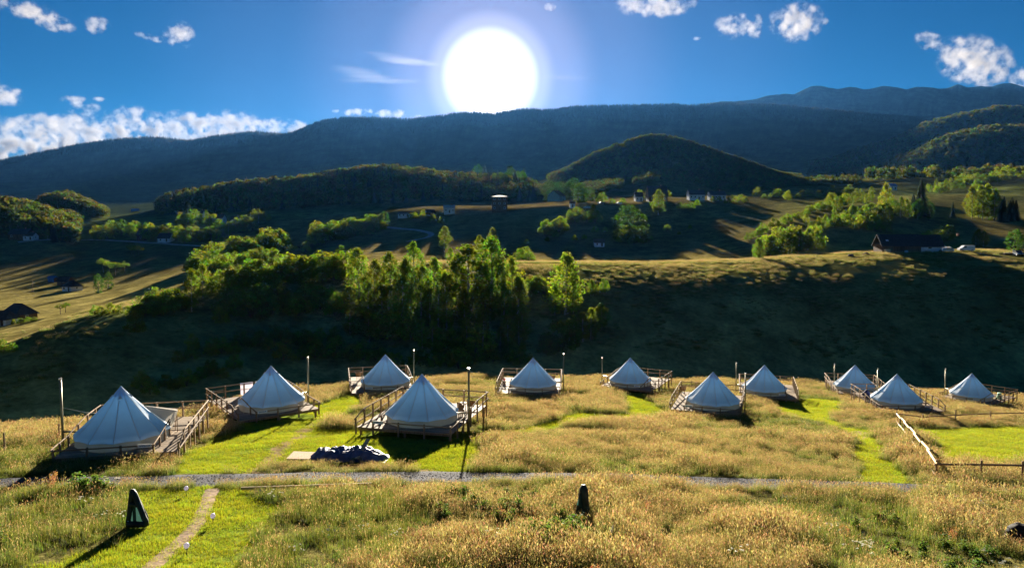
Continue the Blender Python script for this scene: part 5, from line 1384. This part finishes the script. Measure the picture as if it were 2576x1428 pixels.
def clump(kind, seed):
    r_ = random.Random(seed); mb = MB()
    J = lambda c, v=0.2: tuple(x * r_.uniform(1 - v, 1 + v) for x in c)
    if kind in ('gold', 'mixed', 'lush'):
        nb, nh = {'gold': (90, 60), 'mixed': (110, 34), 'lush': (130, 8)}[kind]
        for _ in range(nb):
            a = r_.uniform(0, 6.28); q = 0.42 * math.sqrt(r_.random()); h = r_.uniform(0.22, 0.6) * (1.0 if kind != 'lush' else 0.9)
            tip = J(STRAW) if r_.random() < {'gold': 0.5, 'mixed': 0.25, 'lush': 0.05}[kind] else J((0.17, 0.21, 0.04))
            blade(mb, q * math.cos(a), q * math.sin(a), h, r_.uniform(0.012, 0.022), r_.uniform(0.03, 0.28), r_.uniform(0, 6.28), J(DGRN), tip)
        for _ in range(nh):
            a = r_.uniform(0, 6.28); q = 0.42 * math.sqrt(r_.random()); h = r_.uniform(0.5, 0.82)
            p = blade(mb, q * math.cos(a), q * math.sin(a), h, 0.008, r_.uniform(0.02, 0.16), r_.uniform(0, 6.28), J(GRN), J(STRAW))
            head(mb, p - Vector((0, 0, 0.06)), r_.uniform(0.08, 0.16), r_.uniform(0.012, 0.028), STRAW if r_.random() < 0.65 else PINK, r_)
    elif kind == 'mown':
        for _ in range(150):
            a = r_.uniform(0, 6.28); q = 0.42 * math.sqrt(r_.random())
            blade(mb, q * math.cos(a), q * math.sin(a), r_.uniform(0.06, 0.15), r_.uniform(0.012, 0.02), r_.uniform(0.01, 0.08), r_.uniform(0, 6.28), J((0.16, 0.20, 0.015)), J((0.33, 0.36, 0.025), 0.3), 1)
    elif kind == 'weed':
        for k in range(10):
            a = r_.uniform(0, 6.28); h = r_.uniform(0.4, 0.85); q = r_.uniform(0, 0.25); x0, y0 = q * math.cos(a), q * math.sin(a)
            p = blade(mb, x0, y0, h, 0.012, 0.1, a, J(DGRN), J(GRN))
            for j in range(9):
                leaves(mb, (x0, y0, h * r_.uniform(0.15, 0.95)), (0.12, 0.12, 0.06), 4, 0.10, J((0.10, 0.16, 0.03)), r_)
    elif kind == 'flower':
        for k in range(9):
            a = r_.uniform(0, 6.28); h = r_.uniform(0.5, 0.85); q = r_.uniform(0, 0.35)
            p = blade(mb, q * math.cos(a), q * math.sin(a), h, 0.01, 0.08, a, J(DGRN), J(GRN))
            for j in range(7):
                b_a = r_.uniform(0, 6.28); rr_ = r_.uniform(0, 0.06); c = p + Vector((rr_ * math.cos(b_a), rr_ * math.sin(b_a), r_.uniform(-0.01, 0.02)))
                mb.add([c + Vector((-0.014, -0.014, 0)), c + Vector((0.014, -0.014, 0)), c + Vector((0.014, 0.014, 0.006)), c + Vector((-0.014, 0.014, 0.006))], [(0, 1, 2, 3)], (0.72, 0.72, 0.62))
        for _ in range(40):
            a = r_.uniform(0, 6.28); q = 0.4 * math.sqrt(r_.random()); blade(mb, q * math.cos(a), q * math.sin(a), r_.uniform(0.2, 0.5), 0.015, 0.15, r_.uniform(0, 6.28), J(DGRN), J(GRN))
    elif kind == 'dock':
        for k in range(7):
            a = r_.uniform(0, 6.28); h = r_.uniform(0.6, 1.0); q = r_.uniform(0, 0.2); x0, y0 = q * math.cos(a), q * math.sin(a)
            p = blade(mb, x0, y0, h, 0.012, 0.05, a, J((0.12, 0.06, 0.03)), J((0.32, 0.10, 0.05)))
            for j in range(26):
                u = r_.uniform(0.5, 1.0); leaves(mb, (x0 + 0.05 * u * u * math.cos(a), y0 + 0.05 * u * u * math.sin(a), h * u), (0.035, 0.035, 0.04), 1, 0.05, J((0.34, 0.17, 0.09)), r_)
        for _ in range(20):
            a = r_.uniform(0, 6.28); q = 0.3 * math.sqrt(r_.random()); blade(mb, q * math.cos(a), q * math.sin(a), r_.uniform(0.2, 0.5), 0.02, 0.15, r_.uniform(0, 6.28), J(DGRN), J(GRN))
    return mb.mesh('clump_' + kind, m_grass, False, True)
KINDS = [('gold', 5), ('mixed', 4), ('lush', 4), ('weed', 3), ('flower', 2), ('dock', 2), ('mown', 4)]
GM = []; GI = {}
for k, n in KINDS:
    GI[k] = (len(GM), n)
    GM += [clump(k, 500 + 10 * len(GM) + i) for i in range(n)]

def sample(nmax, dens, y0=18.5):
    """random points over the near meadow, dens(Y) clumps per square metre"""
    tt = nrg.uniform(-0.82, 0.82, nmax); ymax_ = np.interp(tt, tg, Ye) + 6
    yy = y0 + (ymax_ - y0) * nrg.random(nmax)
    want = dens(yy) * yy * 1.64 * (ymax_ - y0) / nmax
    k = nrg.random(nmax) < want
    return tt[k] * yy[k], yy[k]
def clear_of(X, Y, grow=0.0):
    ok = seg_dist(ROAD, X, Y) > 1.0 + 0.35 * fbm(X, Y, 1.5, 2, 91) + grow
    ok &= seg_dist(PATH, X, Y) > 0.20 + 0.35 * fbm(X, Y, 1.0, 2, 92) + grow
    for p in deck_foot: ok &= ~inside(p, X, Y)
    ok &= ~((np.abs(X - c0.x) < 2.2 + grow) & (np.abs(Y - c0.y) < 1.05 + grow))
    ok &= ~inside(world_poly([(716, 1160), (782, 1161), (798, 1139), (736, 1137)]), X, Y)
    return ok
def ground_z(X, Y): return np.array([hz(a, b) for a, b in zip(X, Y)])

X, Y = sample(150000, lambda y: np.interp(y, [18, 35, 60, 110], [8.5, 7.5, 5.5, 3.6]))
mown = is_mown(X, Y)
ok = clear_of(X, Y, 0.15) & ~mown
ok &= seg_dist([tuple(p0[:2]), tuple(p1[:2])], X, Y) > 0.6
X, Y = X[ok], Y[ok]
big = fbm(X, Y, 12, 3, 99)
hole = fbm(X, Y, 3.0, 3, 98)
thin = (hole < -0.22) & (nrg.random(len(X)) < 0.7)
X, Y, big, hole = X[~thin], Y[~thin], big[~thin], hole[~thin]
n1 = fbm(X, Y, 7, 3, 101); n2 = fbm(X, Y, 2.5, 2, 103); n3 = fbm(X, Y, 5, 3, 105); u = nrg.random(len(X))
kind = np.where(n1 + 0.5 * big + 0.35 * (u - 0.5) > 0.05, 'mixed', 'gold').astype(object)
frontm = Y < 33
kind[(0.7 * n1 + 0.6 * big + 0.4 * n2 > np.where(frontm, -0.03, 0.27))] = 'lush'
kind[frontm & (n3 > 0.28) & (u < 0.3)] = 'weed'
kind[frontm & (n2 > 0.12) & (u > 0.972)] = 'flower'
kind[(u > np.where(frontm, 0.992, 0.9985)) & (n1 < 0.25)] = 'dock'
nz_ = fbm(X, Y, 3.5, 3, 107)
sc = 0.76 * (0.92 + 0.8 * nz_ + 0.45 * hole) * nrg.uniform(0.75, 1.25, len(X))
sc *= np.where(frontm, 1.12, 1.0) * np.where(kind == 'lush', 0.85, 1.0)
low = inside(world_poly([(690, 1162), (1000, 1160), (1010, 1196), (640, 1198)]), X, Y)
sc[low] *= 0.55
for px_, py_, rad, k_ in ((1533, 1372, 0.8, 0.45), (1468, 1322, 0.9, 0.6), (2562, 1372, 1.0, 0.5), (342, 1336, 1.2, 0.4)):
    q = hit(px_, py_); near = np.hypot(X - q.x, Y - q.y) < rad; sc[near] *= k_
sc = np.clip(sc, 0.25, 1.5)
wd = np.clip(sc, 0.6, 1.2) * 1.3 * np.interp(Y, [20, 60, 110], [1.0, 1.15, 1.4])
idx = np.array([GI[k][0] + rng.randrange(GI[k][1]) for k in kind])
rot = np.stack([nrg.uniform(-0.12, 0.12, len(X)), nrg.uniform(-0.12, 0.12, len(X)), nrg.uniform(0, 6.28, len(X))], -1)
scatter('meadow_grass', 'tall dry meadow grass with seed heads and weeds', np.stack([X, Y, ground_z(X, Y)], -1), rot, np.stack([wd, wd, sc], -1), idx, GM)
# short mown turf
X, Y = sample(220000, lambda y: np.interp(y, [18, 35, 60, 110], [13, 12, 8, 5]))
ok = is_mown(X, Y) & clear_of(X, Y)
for p in TRODDEN: ok &= (seg_dist(p, X, Y) > 0.35 + 0.5 * fbm(X, Y, 0.8, 2, 5)) | (nrg.random(len(X)) < 0.15)
X, Y = X[ok], Y[ok]; n = len(X)
sc = nrg.uniform(0.7, 1.15, n) * (1 + 0.7 * fbm(X, Y, 2.2, 3, 111)) * np.where(nrg.random(n) < 0.04, 1.9, 1.0)
wd = np.interp(Y, [20, 60, 110], [1.0, 1.2, 1.5]) * nrg.uniform(0.9, 1.1, n)
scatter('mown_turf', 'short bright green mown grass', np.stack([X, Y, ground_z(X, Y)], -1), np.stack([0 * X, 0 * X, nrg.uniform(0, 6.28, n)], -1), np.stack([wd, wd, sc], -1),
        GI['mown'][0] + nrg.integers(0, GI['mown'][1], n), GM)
# coarse tufts on the opposite bank and its crest
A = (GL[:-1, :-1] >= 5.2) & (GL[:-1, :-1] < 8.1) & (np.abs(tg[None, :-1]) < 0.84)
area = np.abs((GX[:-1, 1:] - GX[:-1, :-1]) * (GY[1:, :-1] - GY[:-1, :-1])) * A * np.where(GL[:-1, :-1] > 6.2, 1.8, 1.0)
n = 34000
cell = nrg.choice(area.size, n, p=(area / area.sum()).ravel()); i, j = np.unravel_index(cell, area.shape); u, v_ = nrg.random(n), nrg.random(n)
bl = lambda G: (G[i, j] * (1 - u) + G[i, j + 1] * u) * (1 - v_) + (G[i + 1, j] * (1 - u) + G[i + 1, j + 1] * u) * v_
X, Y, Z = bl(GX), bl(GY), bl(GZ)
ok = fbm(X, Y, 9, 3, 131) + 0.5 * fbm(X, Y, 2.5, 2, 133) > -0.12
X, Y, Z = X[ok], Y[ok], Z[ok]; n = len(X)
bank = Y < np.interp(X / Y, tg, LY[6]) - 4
kk = np.where(nrg.random(n) + fbm(X, Y, 14, 3, 135) > np.where(bank, 0.30, 0.55), 'gold', np.where(nrg.random(n) < 0.6, 'mixed', 'lush'))  # more straw tufts on the bank, lightening its shade like fill light
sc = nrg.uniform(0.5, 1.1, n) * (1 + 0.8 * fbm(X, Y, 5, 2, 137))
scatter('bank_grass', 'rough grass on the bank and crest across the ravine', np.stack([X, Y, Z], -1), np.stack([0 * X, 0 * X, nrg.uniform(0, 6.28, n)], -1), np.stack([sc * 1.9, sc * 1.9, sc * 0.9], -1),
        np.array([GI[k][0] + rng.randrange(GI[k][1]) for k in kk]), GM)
# loose stones on the track
Pn = resample(ROAD, 0.05); n = 9000
k = nrg.integers(0, len(Pn), n); off = nrg.normal(0, 0.55, n)
X = Pn[k, 0] + nrg.normal(0, 0.1, n); Y = Pn[k, 1] + np.clip(off, -1.3, 1.3)
keep = np.abs(X) < 32; X, Y = X[keep], Y[keep]; n = len(X)
st = []
for i in range(4):
    r_ = random.Random(i); vs = [Vector((r_.gauss(0, 1), r_.gauss(0, 1), r_.gauss(0, 1))).normalized() for _ in range(1)]
    mb = MB(); mb.lathe([(0.0, -0.5), (0.75, -0.35), (1.0, 0.05), (0.7, 0.45), (0.0, 0.6)], 6)
    mb.v = [(x * r_.uniform(0.7, 1.2), y * r_.uniform(0.7, 1.2), z * r_.uniform(0.7, 1.2)) for x, y, z in mb.v]
    st.append(mb.mesh('stone', m_stone))
s_ = nrg.uniform(0.01, 0.03, n)
scatter('track_gravel', 'loose grey gravel on the track', np.stack([X, Y, ground_z(X, Y) + 0.055], -1), nrg.uniform(0, 6.28, (n, 3)), np.stack([s_, s_, s_ * 0.7], -1), nrg.integers(0, 4, n), st)

# ------------------------------------------------------------------ clouds
def cloud_mat(name, dens, scale, thr, aniso=0.2, stretch=(1, 1, 1), edge=0.8, amp=6.0, alb=(0.47, 0.455, 0.455)):
    m = bpy.data.materials.new(name); m.use_nodes = True; nt = m.node_tree; nt.nodes.clear()
    N = nt.nodes.new; LK = nt.links.new
    out = N('ShaderNodeOutputMaterial'); vol = N('ShaderNodeVolumePrincipled')
    vol.inputs['Color'].default_value = (*alb, 1); vol.inputs['Anisotropy'].default_value = aniso
    tc = N('ShaderNodeTexCoord'); geo = N('ShaderNodeNewGeometry')
    ln = N('ShaderNodeVectorMath'); ln.operation = 'LENGTH'; LK(tc.outputs['Object'], ln.inputs[0])
    mp = N('ShaderNodeMapping'); mp.inputs['Scale'].default_value = tuple(s / scale for s in stretch); LK(geo.outputs['Position'], mp.inputs['Vector'])
    nz = N('ShaderNodeTexNoise'); nz.inputs['Scale'].default_value = 1; nz.inputs['Detail'].default_value = 4.5; nz.inputs['Roughness'].default_value = 0.55
    LK(mp.outputs[0], nz.inputs['Vector'])
    # density = (1 - r) + k*(noise - thr)
    m1 = N('ShaderNodeMath'); m1.operation = 'SUBTRACT'; m1.inputs[0].default_value = 1.0; LK(ln.outputs['Value'], m1.inputs[1])
    m2 = N('ShaderNodeMath'); m2.operation = 'SUBTRACT'; m2.inputs[1].default_value = thr; LK(nz.outputs[0], m2.inputs[0])
    m3 = N('ShaderNodeMath'); m3.operation = 'MULTIPLY_ADD'; m3.inputs[1].default_value = amp; LK(m2.outputs[0], m3.inputs[0]); LK(m1.outputs[0], m3.inputs[2])
    m5 = N('ShaderNodeMath'); m5.operation = 'MULTIPLY'; LK(m3.outputs[0], m5.inputs[0])
    mr = N('ShaderNodeMapRange'); mr.inputs['From Min'].default_value = 0.0; mr.inputs['From Max'].default_value = 0.25; LK(m1.outputs[0], mr.inputs['Value']); LK(mr.outputs[0], m5.inputs[1])
    m4 = N('ShaderNodeMath'); m4.operation = 'MULTIPLY'; m4.inputs[1].default_value = dens * edge; m4.use_clamp = False; LK(m5.outputs[0], m4.inputs[0])
    m6 = N('ShaderNodeMath'); m6.operation = 'MAXIMUM'; m6.inputs[1].default_value = 0; LK(m4.outputs[0], m6.inputs[0])
    m7 = N('ShaderNodeMath'); m7.operation = 'MINIMUM'; m7.inputs[1].default_value = dens; LK(m6.outputs[0], m7.inputs[0])
    LK(m7.outputs[0], vol.inputs['Density']); LK(vol.outputs[0], out.inputs['Volume'])
    return m
m_cloud = cloud_mat('cumulus', 0.0034, 240, 0.555)
m_bank = cloud_mat('cloud_bank', 0.0034, 330, 0.555, amp=8.5, alb=(0.40, 0.385, 0.38))
m_wisp = cloud_mat('cirrus', 0.00007, 500, 0.56, 0.7, (0.16, 1, 1.8))
import bmesh as _bm
def ico(name, m):
    bm = _bm.new(); _bm.ops.create_icosphere(bm, subdivisions=3, radius=1.0); me = bpy.data.meshes.new(name); bm.to_mesh(me); bm.free(); me.materials.append(m); return me
ic = {k: ico('cloud_' + k, m) for k, m in (('cumulus', m_cloud), ('bank', m_bank), ('wisp', m_wisp))}
def cloud(x, y, w, h, label, kind='cumulus', Y=17000, tilt=0.0, dep=None):
    t, s = ray(x, y)
    k = Y / F / 2 * 1.15
    o = obj('cloud', ic[kind], None, (t * Y, Y, CAMZ + s * Y), (0, tilt, 0), (w * k, (dep or max(h, w * 0.5)) * k, h * k))
    return tag(o, label, 'cloud', 'clouds in the evening sky')
cloud(70, 28, 150, 46, 'long white cloud in the top left corner', tilt=R(12)); cloud(135, 58, 110, 40, 'ragged tail of the top left cloud', tilt=R(14))
cloud(245, 65, 62, 44, 'small white puff right of the top left cloud')
cloud(380, 93, 75, 22, 'thin cloud wisp left of the upper left puff', tilt=R(12)); cloud(452, 88, 72, 62, 'ragged puff in the upper left sky')
cloud(14, 242, 100, 52, 'rounded grey cloud at the left edge')
cloud(186, 250, 66, 22, 'little flat cloud above the left bank'); cloud(208, 272, 84, 34, 'rounded cloud just above the left bank'); cloud(246, 250, 40, 12, 'tiny flat cloudlet above the left bank')
cloud(130, 305, 170, 44, 'flat grey based cloud on top of the left bank', 'bank')
for x, y, w, h, lb in [(40, 352, 260, 110, 'left end of the cloud bank over the mountains'), (215, 345, 260, 110, 'cloud bank section over the left mountain dip'), (330, 315, 150, 90, 'towering section of the cloud bank'), (455, 328, 230, 90, 'bright middle of the cloud bank'),
                       (575, 325, 200, 90, 'right tower of the cloud bank'), (690, 322, 200, 48, 'pinkish right end of the cloud bank'), (110, 385, 330, 60, 'low haze under the cloud bank')]:
    cloud(x, y, w, h, lb, 'bank', 19000)
cloud(905, 283, 90, 20, 'flat bright cloud low left of the sun', Y=20000); cloud(988, 287, 86, 24, 'bright cloud on the ridge left of the sun', Y=20000); cloud(1045, 297, 56, 18, 'small bright cloud touching the ridge', Y=20000)
cloud(845, 278, 30, 12, 'tiny cloudlet left of the low bright clouds', Y=20000)
cloud(1650, 12, 190, 58, 'white cloud cut by the top edge'); cloud(1384, 18, 30, 20, 'tiny puff at the top right of the sun'); cloud(1846, 66, 92, 60, 'ragged white cloud in the upper right sky'); cloud(1898, 68, 46, 58, 'narrow puff close right of the ragged cloud', tilt=R(-12))
cloud(2003, 56, 128, 92, 'largest round cloud in the upper right sky'); cloud(2074, 58, 24, 26, 'tiny puff right of the largest round cloud'); cloud(2338, 105, 74, 46, 'small ragged cloud in the right sky', tilt=R(25)); cloud(2452, 155, 185, 115, 'large bright cloud at the right', tilt=R(18))
cloud(2580, 200, 60, 78, 'cloud cut by the right edge'); cloud(1750, 97, 30, 10, 'tiny flat cloudlet right of the sun')
for x, y, w, h, lb, tl in [(1010, 150, 190, 24, 'upper thin cirrus streak left of the sun', 8), (900, 182, 170, 26, 'feathery cirrus left of the sun', 6), (990, 204, 320, 10, 'long lowest cirrus streak left of the sun', 0), (1440, 193, 190, 10, 'faint cirrus streak right of the sun', 2)]:
    cloud(x, y, w, h, lb, 'wisp', 22000, R(tl), 60)

# ------------------------------------------------------------------ haze
m_haze = bpy.data.materials.new('valley_haze'); m_haze.use_nodes = True; nt = m_haze.node_tree; nt.nodes.clear()
ho = nt.nodes.new('ShaderNodeOutputMaterial'); hv = nt.nodes.new('ShaderNodeVolumePrincipled')
hv.inputs['Color'].default_value = (0.10, 0.38, 1.0, 1); hv.inputs['Density'].default_value = HAZE; hv.inputs['Anisotropy'].default_value = 0.5
nt.links.new(hv.outputs[0], ho.inputs['Volume'])
zlo = min(float(GZ.min()), float(zf(bx, by).min())) - 1.5; zhi = float(GZ.max()) + 40
hzb = MB().box((0, 4700, (zlo + zhi) / 2), (60000, 9800, zhi - zlo)).obj('haze', m_haze)
tag(hzb, 'thin evening haze filling the valley', None, None, 'stuff')
